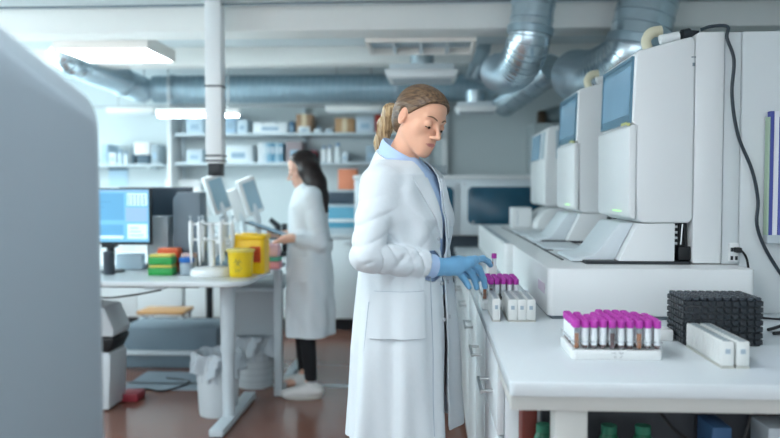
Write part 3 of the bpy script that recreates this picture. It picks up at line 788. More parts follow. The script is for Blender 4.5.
# clear bag-like wrap between monitor and green boxes
f0 = at(117, 262, 4.6)
tag(MB().box(f0.x-.02, f0.x+.15, 4.62, 4.69, TZ+.001, TZ+.10, .01).build('storage_box', mat('pale_blue_plastic', 'b5cbd8', .35)), 'pale blue translucent storage box under the blue monitor', 'box')
# mouse with lead
m0 = onT(147, 268)
t = thing('computer_mouse', 'black computer mouse on the near edge of the first table', 'mouse', (m0.x, m0.y, TZ))
b = MB(); rs = []
for i in range(9):
    v = i/8; r = math.sin(PI*min(max(v, .04), .97))**.6
    rs.append([Vector((m0.x-.05+.1*v, m0.y+.028*r*math.cos(2*PI*k/14), TZ+.0015+max(0, .030*r*math.sin(2*PI*k/14)))) for k in range(14)])
b.rings(rs).build('mouse_body', dark, t)
MB().tube(bez([(m0.x-.05, m0.y, TZ+.008), (m0.x-.12, m0.y+.01, TZ+.004), (m0.x-.2, m0.y+.06, TZ+.004), (m0.x-.34, m0.y+.05, TZ+.004)], 6), .003, 6).build('lead', dark, t)
# black block, blue-capped jar
k0, k1 = onT(173, 271), onT(194, 271)
t = thing('tube_block', 'small dark tube block in front of the blue-capped jar', 'tube rack', (k0.x, k0.y, TZ))
MB().box(k0.x, k1.x, k0.y, k0.y+.07, TZ+.001, TZ+.045, .003).build('block', mat('block_grey', '3d464f', .4), t)
b = MB()
for i in range(6):
    for j in range(4): b.lathe([(.0055, TZ+.0451), (.0055, TZ+.049)], (k0.x+.012+i*(k1.x-k0.x-.024)/5, k0.y+.01+j*.016, 0), 8)
b.build('tube_cap', mat('block_cap', '59636d', .4), t)
j0 = at(184, 260, 4.32)
t = thing('reagent_jar', 'clear jar with a blue screw cap behind the small dark block', 'jar', (j0.x, 4.36, TZ))
MB().lathe([(.038, TZ+.001), (.042, TZ+.01), (.042, TZ+.065), (.036, TZ+.075)], (j0.x, 4.37, 0), 20).build('jar_body', mat('jar_plastic', 'b3c4d0', .2, trans=.3), t)
MB().lathe([(.044, TZ+.0755), (.044, TZ+.10), (.04, TZ+.104)], (j0.x, 4.37, 0), 20).build('cap', mat('blue_cap', '2568b5', .35), t)

# pipette carousel
pc = at(212, 262, 4.36); cx, cy = pc.x, 4.36
t = thing('pipette_carousel', 'white round pipette stand beside the yellow bins', 'pipette stand', (cx, cy, TZ))
MB().lathe([(.125, TZ+.001), (.128, TZ+.01), (.122, TZ+.035), (.10, TZ+.046), (.04, TZ+.052)], (cx, cy, 0), 32).build('base', plast, t)
MB().lathe([(.018, TZ+.052), (.016, TZ+.31)], (cx, cy, 0), 16).build('pole', plast, t)
for zz in (TZ+.21, TZ+.30):
    b = MB(); b.lathe([(.05, zz-.006), (.055, zz), (.05, zz+.006)], (cx, cy, 0), 20)
    for i in range(6):
        a = i*PI/3+.2; b.tube([(cx+.04*math.cos(a), cy+.04*math.sin(a), zz), (cx+.105*math.cos(a), cy+.105*math.sin(a), zz)], .007, 8)
    b.build('holder_ring', plast, t)
pip0 = None
for i in range(6):
    a = i*PI/3+.2; x, y = cx+.118*math.cos(a), cy+.118*math.sin(a)
    if pip0 is None:
        q = thing('pipette', 'slim white pipette hanging on the round stand', 'pipette', (x, y, TZ+.07), 'pipettes on the round stand')
        MB().lathe([(.003, TZ+.07), (.007, TZ+.11), (.009, TZ+.16), (.013, TZ+.19), (.015, TZ+.24), (.013, TZ+.31), (.010, TZ+.32)], (x, y, 0), 12).build('barrel', plast, q)
        MB().lathe([(.005, TZ+.3205), (.005, TZ+.335), (.010, TZ+.336), (.010, TZ+.348)], (x, y, 0), 12).build('plunger', mat('pipette_grey', 'aab7c0', .4), q)
        pip0 = q; pk = [(c, []) for c in children(q)]
    else: dup(pip0, (x, y, TZ+.07), a, kids=pk)
tag(MB().lathe([(.05, 0), (.055, .01), (.055, .07), (.03, .10), (.02, .12)], (cx+.0, 4.60, TZ+.001), 20).build('glass_flask', mat('flask_glass', 'a9c8de', .1, trans=.6)), 'pale blue flask behind the round pipette stand', 'flask')

# yellow waste bins
yel = mat('yellow_bin', 'fbcb14', .35, sss=0); yel2 = mat('yellow_clear_bin', 'ffdc2e', .2, trans=.25)
wl = mat('white_print', 'e9e4c8', .5); ink2 = mat('bin_print', '5d6440', .5); red = mat('orange_red_label', 'd2501f', .5)
B1 = at(248, 268, 4.45); bx, by = B1.x, 4.50
t = thing('sharps_bin', 'tall yellow sharps bin with an orange-red label', 'waste bin', (bx, by, TZ))
MB().prism(rrect(bx-.10, bx+.105, by-.085, by+.085, .03, 5), TZ+.001, TZ+.205, 'z', bev=.004).build('bin_body', yel, t)
MB().prism(rrect(bx-.108, bx+.113, by-.093, by+.093, .034, 5), TZ+.2055, TZ+.232, 'z', bev=.005).lathe([(.05, TZ+.232), (.048, TZ+.240)], (bx, by, 0), 20).build('lid', yel, t)
l = MB().box(bx+.02, bx+.085, by-.0875, by-.0852, TZ+.07, TZ+.165).build('label_and_reflection', red, t)
b = MB()
for i in range(4): b.box(bx+.028, bx+.078-.008*(i % 2), by-.0885, by-.0874, TZ+.085+.018*i, TZ+.089+.018*i)
b.build('print', mat('label_print', '8e2d12', .5), l)
B2 = at(240, 268, 4.28); sx, sy = B2.x, 4.30
t = thing('sharps_bin', 'smaller translucent yellow bin with a biohazard sign, in front', 'waste bin', (sx, sy, TZ))
MB().lathe([(.062, TZ+.001), (.066, TZ+.006), (.075, TZ+.145)], (sx, sy, 0), 28).build('bin_body', yel2, t)
MB().lathe([(.080, TZ+.1455), (.083, TZ+.149), (.083, TZ+.158), (.07, TZ+.163)], (sx, sy, 0), 28).build('lid', mat('pale_yellow_lid', 'f0dd72', .25, trans=.2), t)
b = MB()   # biohazard trefoil following the curved front
def wrap(u, v, r=.0735): 
    a = -PI/2+u/r; rr = .066+.009*((v-.006)/.139)+.0012
    return Vector((sx+rr*math.cos(a), sy+rr*math.sin(a), TZ+v))
def wtube(pts, w): b.tube([wrap(u, v) for u, v in pts], w, 6)
cz = .088
for k_ in range(3):
    a0 = PI/2+k_*2*PI/3
    ox, oz = .0125*math.cos(a0), cz+.0125*math.sin(a0)
    wtube([(ox+.0115*math.cos(a0+math.radians(d)), oz+.0115*math.sin(a0+math.radians(d))) for d in range(-325+180-180, 1-35+0, 24) if abs(((d+180) % 360)-180) > 25], .0013)
wtube([(.0095*math.cos(a), cz+.0095*math.sin(a)) for a in [2*PI*i/16 for i in range(17)]], .001)
wtube([(-.025, .055), (.025, .055)], .0014); wtube([(-.018, .046), (.018, .046)], .0012); wtube([(-.022, .037), (.012, .037)], .0012)
b.build('biohazard_sign', ink2, t)

# white reader instruments with tilted panels, on the second table
def reader(px, py, Y, lab, hw, hl, sc=True):
    c = at(px, py, Y); x = c.x+.06
    t = thing('bench_reader', lab, 'laboratory instrument', (x, Y, TZ))
    R = Matrix.Rotation(math.radians(38 if sc else 20), 3, 'Z') @ Matrix.Rotation(math.radians(-19), 3, 'Y')
    MB().prism([(x-.10, TZ+.001), (x+.10, TZ+.001), (x+.10, TZ+.05), (x+.07, TZ+.15), (x-.06, TZ+.16), (x-.10, TZ+.12)], Y-.11, Y+.11, bev=.012).build('base', plast, t)
    MB().tube([(x+.0, Y, TZ+.15), (x-.01, Y, (TZ+.15+c.z)/2), (c.x+.01, Y, c.z-.02)], .022, 14).build('arm', plast2, t)
    h = MB().box(c.x-hw/2, c.x+hw/2, Y-.03, Y+.03, c.z-hl/2, c.z+hl/2, .014, 3, R=R).build('display_head', plast, t)
    if sc: MB().box(c.x-hw*.34, c.x+hw*.40, Y-.0335, Y-.0302, c.z-hl*.40, c.z+hl*.40, 0, R=R, piv=(c.x, Y, c.z)).build('display', mat('reader_display', '9dbccc', .25), h)
    return t
reader(217, 194, 4.98, 'white reader with a tilted display directly below the service column', .13, .26)
reader(199, 204, 5.3, 'white tilted reader left of the service column', .10, .22, False)
reader(250, 196, 5.05, 'white reader with a tilted display nearest the dark-haired woman', .125, .25)
reader(236, 205, 5.45, 'white tilted reader between the two with displays', .10, .24, False)
# pink and green striped bag & black microscope behind tablet
a = at(276, 262, 4.72)
t = thing('glove_box', 'pink and green carton at the corner of the table by the woman', 'box', (a.x, 4.73, TZ))
MB().box(a.x-.13, a.x+.03, 4.68, 4.78, TZ+.001, TZ+.05, .008).build('carton', mat('pink_box', 'eaa0ae', .5), t)
MB().box(a.x-.13, a.x+.03, 4.68, 4.78, TZ+.051, TZ+.075, .006).build('stripe', mat('mint_box', '5fb9a6', .5), t)
MB().box(a.x-.13, a.x+.025, 4.685, 4.775, TZ+.076, TZ+.16, .02).build('carton_top', mat('pale_pink_box', 'e9c3cf', .5), t)
a = at(278, 222, 5.7)
t = thing('small_microscope', 'small black microscope on the second table beyond the tablet', 'microscope', (a.x, 5.7, TZ))
MB().box(a.x-.09, a.x+.09, 5.62, 5.78, TZ+.001, TZ+.03, .006).build('base', dark, t)
MB().box(a.x+.03, a.x+.07, 5.68, 5.72, TZ+.03, TZ+.24, .006).build('arm', dark, t)
MB().box(a.x-.06, a.x+.05, 5.66, 5.74, TZ+.12, TZ+.14, .003).build('stage', mat('scope_grey', '4e5a63', .4), t)
MB().tube([(a.x-.0, 5.7, TZ+.15), (a.x, 5.7, TZ+.22), (a.x-.06, 5.7, TZ+.27)], [.02, .025, .018], 14).build('tube_head', dark, t)

# ---------------------------------------------------------------- under the benches
bagm = mat('bin_bag', 'c3ced6', .35, trans=.15, bump=.6, bscale=25)
def waste_bin(x, y, r, h, lab, grid=False):
    t = thing('waste_basket', lab, 'waste bin', (x, y, 0))
    b = MB().lathe([(r*.82, 0.001), (r*.84, .01), (r, h)], (x, y, 0), 32, cap1=False)
    b.lathe([(r*.80, .012), (r*.97, h-.001)], (x, y, 0), 32, cap1=False)
    b.lathe([(r*1.01, h-.006), (r*1.03, h), (r*.97, h+.002)], (x, y, 0), 32, cap0=False, cap1=False)
    b.build('bin_body', mat('bin_white', 'c9d2d7', .4), t)
    g = []
    for j, (rr, zz) in enumerate(((.93, h-.16), (.95, h-.02), (.99, h+.012), (1.04, h+.014), (1.08, h-.01), (1.11, h-.06), (1.13, h-.11))):
        g.append([(x+(r*rr+(.006+.004*j)*math.sin(7*a+j)*(.4 if j < 3 else 1)+.004*math.sin(17*a))*math.cos(a), y+(r*rr+(.006+.004*j)*math.sin(7*a+j)*(.4 if j < 3 else 1)+.004*math.sin(17*a))*math.sin(a), zz+(.018*math.sin(5*a+1) if j > 4 else 0)+.004*math.sin(11*a)) for a in [2*PI*i/72 for i in range(72)]])
    b = MB(); b.rings([[Vector(p) for p in r_] for r_ in g], False, False); b.build('bin_bag', bagm, t)
    if grid:
        d = MB()
        for k in range(5):
            zz = .05+k*h*.13; rr = r*(.84+.16*zz/h)+.0015
            d.lathe([(rr, zz), (rr+.001, zz+.006)], (x, y, 0), 32, cap0=False, cap1=False)
        d.build('basket_rib', greyp, t)
a = at(215, 417, Z=0); waste_bin(a.x, 4.50, .135, .37, 'round white waste basket with a clear bag under the first table')
a = at(254, 387, Z=0); waste_bin(a.x, 5.16, .145, .35, 'white waste basket with a clear bag behind the table leg', True)
# pedal bin at the left
a = at(104, 412, Z=0)
t = thing('towel_waste_bin', 'tall grey-white waste bin with a black mouth at the left end', 'waste bin', (-2.05, 4.62, 0))
MB().prism([(-2.18, .01), (-1.965, .01), (-1.95, .34), (-1.965, .36), (-2.18, .36)], 4.5, 4.76, bev=.008).build('bin_body', plast2, t)
MB().prism([(-2.16, .361), (-1.965, .361), (-1.925, .44), (-1.94, .46), (-2.16, .46)], 4.51, 4.75, bev=.01).build('mouth', black, t)
MB().prism([(-2.18, .461), (-1.93, .461), (-1.925, .50), (-1.985, .64), (-2.18, .66)], 4.5, 4.76, bev=.01).build('lid', plast2, t)
# low grey chest with white rail
t = thing('storage_chest', 'low grey-blue chest with a white rail on the floor under the benches', 'storage chest', (-1.95, 5.7, 0))
a, b_ = at(133, 357, 5.62), at(217, 335, 5.62)
MB().box(a.x-.1, b_.x, 5.62, 6.05, .001, .105, .006).build('lower_box', mat('chest_blue', '70838f', .5), t)
MB().box(a.x-.25, b_.x-.12, 5.58, 6.05, .106, .135, .003).build('rail', plast2, t)
MB().box(a.x-.1, b_.x, 5.62, 6.05, .136, .31, .012).build('upper_box', mat('chest_grey', '7b8d99', .5), t)
a, b_ = at(140, 322, 6.5), at(186, 322, 6.5)
t = thing('wooden_step', 'low wooden step with white legs behind the grey-blue chest', 'step stool', ((a.x+b_.x)/2, 6.6, 0))
MB().box(a.x, b_.x, 6.42, 6.72, .27, .30, .005).build('step_top', mat('pine', 'b58a5c', .5, noise=.15, nscale=10, stretch=(1, 8, 1)), t)
for (x, y) in ((a.x+.03, 6.45), (b_.x-.03, 6.45), (a.x+.03, 6.69), (b_.x-.03, 6.69)): MB().box(x-.015, x+.015, y-.015, y+.015, 0, .2695).build('leg', plast2, t)
a = at(209, 325, 6.3)
t = thing('gas_spring_column', 'dark upright pillar under the second table with a round foot', 'stand', (a.x, 6.32, 0))
MB().lathe([(.14, .001), (.14, .02), (.035, .035), (.03, .06), (.03, .62)], (a.x, 6.32, 0), 20).build('column', dark, t)
MB().lathe([(.16, .62), (.17, .64), (.17, .655)], (a.x, 6.32, 0), 24).build('seat', mat('seat_dark', '2b353d', .5), t)
t['label'] = 'dark round stool with a pillar leg under the second table'; t['category'] = 'stool'; t.name = 'lab_stool'
a = at(152, 395, Z=0)
tag(MB().tube(bez([(a.x-.35, 4.9, .008), (a.x-.1, 5.0, .008), (a.x+.05, 4.95, .008), (a.x+.15, 5.2, .008), (a.x-.05, 5.3, .008)], 8), .006, 8).build('floor_cable', cab_mt), 'black cable lying on the floor below the first table', 'cable')
a = at(128, 402, Z=0)
tag(MB().box(a.x-.06, a.x+.06, a.y, a.y+.14, .001, .05, .004).build('power_strip', mat('red_box', '9a3440', .5)), 'small dark red box on the floor beside the tall waste bin', 'box')
tag(MB().box(-2.1, -1.5, 5.0, 5.5, .0005, .004).build('floor_mat', mat('mat_grey', '8b99a3', .6)), 'flat grey mat on the floor under the tables', 'mat')
tag(MB().tube(bez([(-2.1, 4.2, .80), (-1.9, 4.25, .74), (-1.7, 4.2, .76), (-1.5, 4.15, .80)], 8), .005, 8).build('table_cable', cab_mt), 'black cable sagging below the first table top', 'cable')

# ================================================================ BACK OF THE ROOM
shelf_m = mat('shelf_paint', 'cdd8de', .4)
Ys = 7.40
t = thing('wall_shelf', 'long two-tier white wall shelf full of boxes', 'shelf', (-1.2, 7.6, 1.6))
zl, zu = 1.602, 1.885
zl2 = 1.628
for z in (1.60, 1.888): MB().box(-2.52, -.02, Ys, 7.745, z, z+.024, .002).build('shelf_board', shelf_m, t)
for x in (-2.54, -1.28, -.03): MB().box(x-.015, x+.015, 7.70, 7.745, 1.35, 2.2).box(x-.01, x+.01, Ys+.03, 7.70, 1.585, 1.599).box(x-.01, x+.01, Ys+.03, 7.70, 1.873, 1.887).build('bracket', shelf_m, t)
MB().box(-2.60, -2.56, Ys, 7.745, 1.1, 2.25, .002).build('end_panel', plast, t)
t = thing('wall_shelf', 'short white wall shelf at the far left above the blue monitor', 'shelf', (-3.1, 7.6, 1.6))
MB().box(-3.75, -2.66, Ys, 7.745, 1.585, 1.61, .002).build('shelf_board', shelf_m, t)
for x in (-3.6, -2.8): MB().box(x-.01, x+.01, Ys+.03, 7.745, 1.56, 1.584).build('bracket', shelf_m, t)
def sbox(px0, px1, pyt, tier, c, lab, kind='box', d=.26, yo=0):
    z = {0: 1.6245, 1: 1.9125, 2: 1.6105}[tier]; Y = Ys+.03+yo
    a, b2 = at(px0, pyt, Y), at(px1, pyt, Y); x0, x1 = a.x, b2.x; h = a.z-z
    cm = mat('shelf_'+c, c, .6, noise=.04, nscale=10)
    if kind == 'box':
        t = thing('storage_box', lab, 'box', ((x0+x1)/2, Y+d/2, z))
        MB().box(x0, x1, Y, Y+d, z+.0005, z+h-.0005, .004).build('carton', cm, t)
        MB().box(x0+.004, x1-.004, Y+.004, Y+d-.004, z+h, z+h+.006).build('lid', cm, t)
        MB().box(x0+(x1-x0)*.25, x0+(x1-x0)*.75, Y-.002, Y-.0002, z+h*.25, z+h*.6).build('box_label', mat('box_label_blue', '9fb9cc', .6), t)
    elif kind == 'card':
        t = thing('cardboard_box', lab, 'box', ((x0+x1)/2, Y+d/2, z))
        MB().box(x0, x1, Y, Y+d, z+.0005, z+h, .003).build('carton', cm, t)
        MB().box((x0+x1)/2-.025, (x0+x1)/2+.025, Y-.0015, Y+d+.001, z+.001, z+h+.0012).build('packing_tape', mat('tape', 'd8c6a6', .35), t)
    elif kind == 'bottle':
        r = (x1-x0)/2; xm = (x0+x1)/2
        t = thing('reagent_bottle', lab, 'bottle', (xm, Y+r, z))
        MB().lathe([(r*.95, z+.001), (r, z+.008), (r, z+h*.68), (r*.45, z+h*.82), (r*.42, z+h*.86)], (xm, Y+r, 0), 18).build('bottle_body', cm, t)
        MB().lathe([(r*.52, z+h*.86), (r*.52, z+h)], (xm, Y+r, 0), 14).build('cap', mat('bottle_cap_blue', '6f9cc0', .4), t)
    elif kind == 'binder':
        t = thing('ring_binder', lab, 'binder', ((x0+x1)/2, Y+d/2, z))
        MB().box(x0, x1-.002, Y, Y+d, z+.0005, z+h, .002).build('cover', cm, t)
        MB().box(x0+(x1-x0)*.2, x1-(x1-x0)*.25, Y-.0015, Y-.0001, z+h*.45, z+h*.8).build('spine_label', mat('spine_white', 'e4eaee', .6), t)
    return t
# upper tier
sbox(186, 203, 118, 1, 'c6dbe8', 'pale blue box on the upper shelf left of the service column')
sbox(224, 236, 115, 1, 'a9c6dc', 'narrow blue box on the upper shelf just right of the service column')
sbox(237, 247, 120, 1, 'cfe0ea', 'whitish blue box second right of the column on the upper shelf')
t = sbox(253, 287, 123, 1, 'eef3f6', 'white carry case with a handle on the upper shelf')
a = at(270, 123, Ys+.03)
MB().tube(bez([(a.x-.07, Ys+.02, a.z-.01), (a.x-.05, Ys+.015, a.z+.02), (a.x+.05, Ys+.015, a.z+.02), (a.x+.07, Ys+.02, a.z-.01)], 6), .006, 8).build('handle', greyp, t)
sbox(289, 294, 122, 1, '52728c', 'dark blue narrow box on the upper shelf beside the white case')
sbox(296, 312, 114, 1, 'a5856a', 'brown cardboard box on the upper shelf, leftmost of the brown ones', 'card')
sbox(298, 310, 127, 1, 'd8e0e4', 'small white box standing before the leftmost brown box', d=.02, yo=-.026)
sbox(313, 322, 127, 1, 'e3ebef', 'squat white bottle between the brown boxes', 'bottle')
sbox(325, 333, 129, 1, 'c3ced4', 'small grey-white box left of the wide brown box')
sbox(335, 354, 118, 1, 'b8926c', 'wide brown cardboard box on the upper shelf behind the woman\'s back', 'card')
sbox(356, 374, 117, 1, 'c9d6e0', 'white and blue box on the upper shelf left of the red one')
sbox(375, 384, 115, 1, 'a8443a', 'red and orange box on the upper shelf next to the blonde ponytail')
sbox(386, 404, 121, 1, 'b59573', 'brown box on the upper shelf hidden partly by the blonde head', 'card')
# lower tier
sbox(186, 202, 150, 0, 'cad9e2', 'pale box on the lower shelf left of the service column')
sbox(224, 252, 146, 0, 'dfe8ec', 'wide white box on the lower shelf right of the column')
for i, c in enumerate(('e8eef2', 'd5e2ea', '8fbbd0', '5d93b2', 'a9c9d8', '6c9ab5')):
    sbox(258+4.2*i, 262+4.2*i, 143, 0, c, ['white binder, leftmost in the binder row', 'off-white binder, second in the row', 'light teal binder in the row', 'deep blue binder in the row', 'pale aqua binder in the row', 'slate blue binder ending the row'][i], 'binder')
sbox(286, 302, 142, 0, '9c8f92', 'taupe box on the lower shelf above the dark-haired woman')
sbox(321, 326, 146, 0, 'eef3f5', 'slim white bottle on the lower shelf, leftmost of three', 'bottle')
sbox(327, 332, 145, 0, 'f0f4f6', 'slim white bottle on the lower shelf, middle of three', 'bottle')
sbox(334, 341, 143, 0, 'dfe7ea', 'taller pale bottle on the lower shelf, rightmost of three', 'bottle')
sbox(342, 348, 152, 0, 'c7d2d8', 'small pale box after the bottles on the lower shelf')
sbox(366, 376, 146, 0, '9db0bd', 'grey-blue box on the lower shelf behind the woman\'s neck')
sbox(377, 384, 150, 0, 'c2ccd3', 'pale box next to the grey-blue box on the lower shelf')
sbox(307, 315, 151, 0, 'a44b58', 'small crimson box on the lower shelf beside the dark hair')
# far left shelf
sbox(101, 108, 145, 2, 'a9c2d2', 'blue-grey box at the left end of the short shelf')
sbox(109, 116, 153, 2, 'dbe6ec', 'white box second on the short shelf')
sbox(117, 122, 150, 2, 'c1d2dc', 'slim bottle on the short shelf left of the white device', 'bottle')
sbox(123, 128, 152, 2, 'd9e4ea', 'white bottle on the short shelf left of the white device', 'bottle')
sbox(151, 158, 145, 2, 'a0aeb6', 'grey box on the short shelf right of the white device')
a, b_ = at(134, 142, Ys+.06), at(150, 163, Ys+.06)
t = thing('shaker_device', 'white bench device with a dark base on the short far-left shelf', 'laboratory instrument', ((a.x+b_.x)/2, Ys+.15, 1.611))
MB().box(a.x, b_.x, Ys+.05, Ys+.25, 1.70, a.z, .01).build('device_head', plast, t)
MB().box(a.x+.02, b_.x-.02, Ys+.08, Ys+.22, 1.611, 1.70, .004).build('device_base', mat('slate_base', '4f6472', .5), t)
MB().box(a.x-.035, a.x-.003, Ys+.08, Ys+.2, 1.611, 1.80, .004).build('side_post', mat('slate_base', '4f6472', .5), t)
# notice below the short shelf and towel box
a, b_ = at(108, 168, 7.72), at(127, 186, 7.72)
t = thing('wall_notice', 'pale blue notice with a dark top bar on the wall under the short shelf', 'notice', ((a.x+b_.x)/2, 7.74, 1.45))
MB().box(a.x, b_.x, 7.74, 7.749, b_.z, a.z).build('sheet', mat('notice_blue', 'b4cfe0', .6), t)
MB().box(a.x, b_.x, 7.732, 7.7395, a.z-.02, a.z).build('top_bar', mat('notice_bar', '4c6577', .6), t)
a, b_ = at(168, 180, 7.7), at(203, 190, 7.7)
tag(MB().box(a.x, b_.x, 7.60, 7.749, b_.z, a.z, .01).build('paper_dispenser', plast), 'white paper dispenser on the wall under the long shelf', 'dispenser')

# far base cabinets and worktop
def low_cab(x0, x1, lab):
    t = thing('base_cabinet', lab, 'cabinet', ((x0+x1)/2, 7.5, 0))
    MB().box(x0+.003, x1-.003, 7.17, 7.74, .12, .90, .002).build('carcass', cab_m, t)
    MB().box(x0+.003, x1-.003, 7.24, 7.7, 0, .1195).build('plinth', dark, t)
    xm = (x0+x1)/2
    for (a, b2) in ((x0+.006, xm-.002), (xm+.002, x1-.006)):
        d = MB().box(a, b2, 7.15, 7.1695, .125, .895, .002).build('door', cab_m, t)
        MB().box((a+b2)/2-.05, (a+b2)/2+.05, 7.13, 7.149, .84, .85).build('handle', steel, d)
labs = ['far base cabinet against the back wall, leftmost', 'far base cabinet against the back wall, second from the left', 'far base cabinet seen through the desk legs', 'far base cabinet behind the dark-haired woman\'s knees', 'far base cabinet visible between the two women']
for i in range(5): low_cab(-4.2+.92*i, -3.3+.92*i, labs[i])
tag(MB().box(-4.22, .32, 7.12, 7.745, .901, .93, .003).build('back_worktop', ttop), 'pale worktop along the back wall', 'worktop')
# grey analyser with blue window on the far worktop
t = thing('plate_reader', 'grey bench instrument with a dark slot and blue window between the two women', 'laboratory instrument', (-.85, 7.3, .93))
a, b_ = at(318, 190, 7.16), at(362, 190, 7.16)
z = lambda py: at(340, py, 7.16).z
MB().box(a.x, b_.x, 7.17, 7.62, .9315, z(190), .008).build('housing', mat('reader_grey', 'b9c6cd', .4), t)
MB().box(a.x+.01, b_.x-.01, 7.155, 7.1695, z(204), z(192), .003).build('dark_slot', mat('reader_dark', '3a4a58', .35), t)
MB().box(a.x+.01, b_.x-.01, 7.16, 7.1695, z(228), z(207), .003).build('window', mat('reader_blue', '5fa3bd', .25), t)
MB().box(a.x+.01, b_.x-.01, 7.15, 7.1598, z(222), z(219), .002).build('trim_strip', plast, t)
a, b_ = at(338, 169, 7.3), at(357, 182, 7.3)
tag(MB().box(a.x, b_.x, 7.3, 7.5, z(190)+.002, at(340, 169, 7.3).z, .006).build('orange_box', mat('orange_card', 'df8a68', .6)), 'orange box on top of the grey instrument between the women', 'box')

# large white instrument with dark windows, behind the bench end
win = mat('dark_tinted_glass', '2a586e', .22, spec=.5, noise=.65, nscale=4.5)  # mottled tint paints the lighter reflections into the glass
t = thing('incubator_cabinet', 'large white instrument with rounded dark blue windows beyond the worktop end', 'laboratory instrument', (.3, 6.6, 0))
IY = 6.2
zt = 1.475
MB().box(-.62, 1.3, IY, 7.05, .98, zt-.035, .006).build('housing', plast2, t)
MB().box(-.63, 1.31, IY-.012, 7.06, zt-.034, zt, .008).build('top_cover', plast, t)
MB().box(-.58, 1.26, IY+.1, 7.0, .10, .979).build('lower_body', mat('lower_slate', '4a5a66', .5), t)
MB().box(-.6, 1.28, IY+.05, 7.02, 0, .0995).build('plinth', dark, t)
for i, (x0, x1) in enumerate(((-.60, .238), (.250, 1.08))):
    d = MB().box(x0, x1, IY-.022, IY-.0125+.012, .985, zt-.06, .006).build('door', plast2, t)
    MB().prism(rrect(x0+.055, x1-.045, 1.075, zt-.095, .045, 6), IY-.028, IY-.0225, 'y', bev=.002).build('window_pane', win, d)
    b = MB()
    for (sx_, sz) in ((x0+.03, 1.40), (x1-.02, 1.40), (x0+.1, 1.09), (x1-.1, 1.09)): b.lathe([(.008, IY-.032), (.008, IY-.0285)], (sx_, 0, sz), 10, 'y')
    b.build('screw', steel, d)
a, b_ = at(425, 166, 6.3), at(447, 175, 6.3)
t = thing('tip_rack', 'ribbed grey rack on top of the large white instrument', 'rack', ((a.x+b_.x)/2, 6.3, zt))
MB().box(a.x, b_.x, 6.25, 6.4, zt+.001, zt+.02).build('rack_base', midgrey, t)
b = MB()
for i in range(10): b.box(a.x+.005+(b_.x-a.x)*i/10.2, a.x+.015+(b_.x-a.x)*i/10.2, 6.25, 6.4, zt+.02, zt+.08)
b.build('rib', mat('rib_grey', '8b9aa5', .4), t)
a = at(445, 150, 7.6)
tag(MB().box(a.x-.03, a.x+.03, 7.68, 7.748, .0, 2.3, .003).build('wall_conduit', plast), 'white vertical conduit on the back wall right of the blonde woman\'s face', 'conduit')
# clutter in a clear bag on top of a cabinet at the right
a = at(545, 118, 7.2)
t = thing('tall_cupboard', 'tall pale cupboard against the back wall behind the analysers', 'cabinet', (1.4, 7.5, 0))
MB().box(a.x-.1, 2.1, 7.2, 7.74, 0, 1.98, .004).build('carcass', mat('cupboard_pale', 'a9b3b6', .5), t)
MB().box(a.x+.36, a.x+.364, 7.195, 7.2, .1, 1.95).build('door_gap', midgrey, t)
t = thing('plastic_bag', 'crumpled clear bag with green wrapping on the tall cupboard', 'bag', (a.x+.1, 7.4, 1.98))
b = MB(); rs = []
for i in range(7):
    v = i/6; zz = 1.981+.19*v; rr = .19*math.sin(PI*(.25+.7*v))
    rs.append([Vector((a.x+.2+1.3*rr*(1+.14*math.sin(5*q+i))*math.cos(q), 7.42+rr*(1+.14*math.sin(4*q+2*i))*math.sin(q), zz)) for q in [2*PI*k_/20 for k_ in range(20)]])
b.rings(rs).build('bag_body', mat('bag_grey', '8fa0a6', .3, trans=.3), t)
MB().box(a.x+.14, a.x+.24, 7.18, 7.24, 2.03, 2.07, .01).build('wrapping', mat('wrap_green', '2f7d5f', .4), t)
MB().box(a.x-.05, a.x+.02, 7.25, 7.4, 1.981, 2.10, .01).build('brown_packet', mat('packet_brown', '463829', .5), t)
# ================================================================ PEOPLE (signed-distance modelling, meshed with OpenVDB)
def smin(a, b, k):
    if k <= 0: return np.minimum(a, b)
    h = np.clip(.5+.5*(b-a)/k, 0, 1); return b*(1-h)+a*h-k*h*(1-h)
def smax(a, b, k): return -smin(-a, -b, k)
def seg(P, a, b, ra, rb):
    x, y, z = P; ax, ay, az = a; dx, dy, dz_ = b[0]-ax, b[1]-ay, b[2]-az
    L2 = dx*dx+dy*dy+dz_*dz_+1e-12
    t = np.clip(((x-ax)*dx+(y-ay)*dy+(z-az)*dz_)/L2, 0, 1)
    return np.sqrt((x-ax-dx*t)**2+(y-ay-dy*t)**2+(z-az-dz_*t)**2)-(ra+(rb-ra)*t)
def ell(P, c, r):
    x, y, z = P; qx, qy, qz = (x-c[0])/r[0], (y-c[1])/r[1], (z-c[2])/r[2]
    k0 = np.sqrt(qx*qx+qy*qy+qz*qz)+1e-9
    k1 = np.sqrt((qx/r[0])**2+(qy/r[1])**2+(qz/r[2])**2)+1e-9
    return k0*(k0-1)/k1
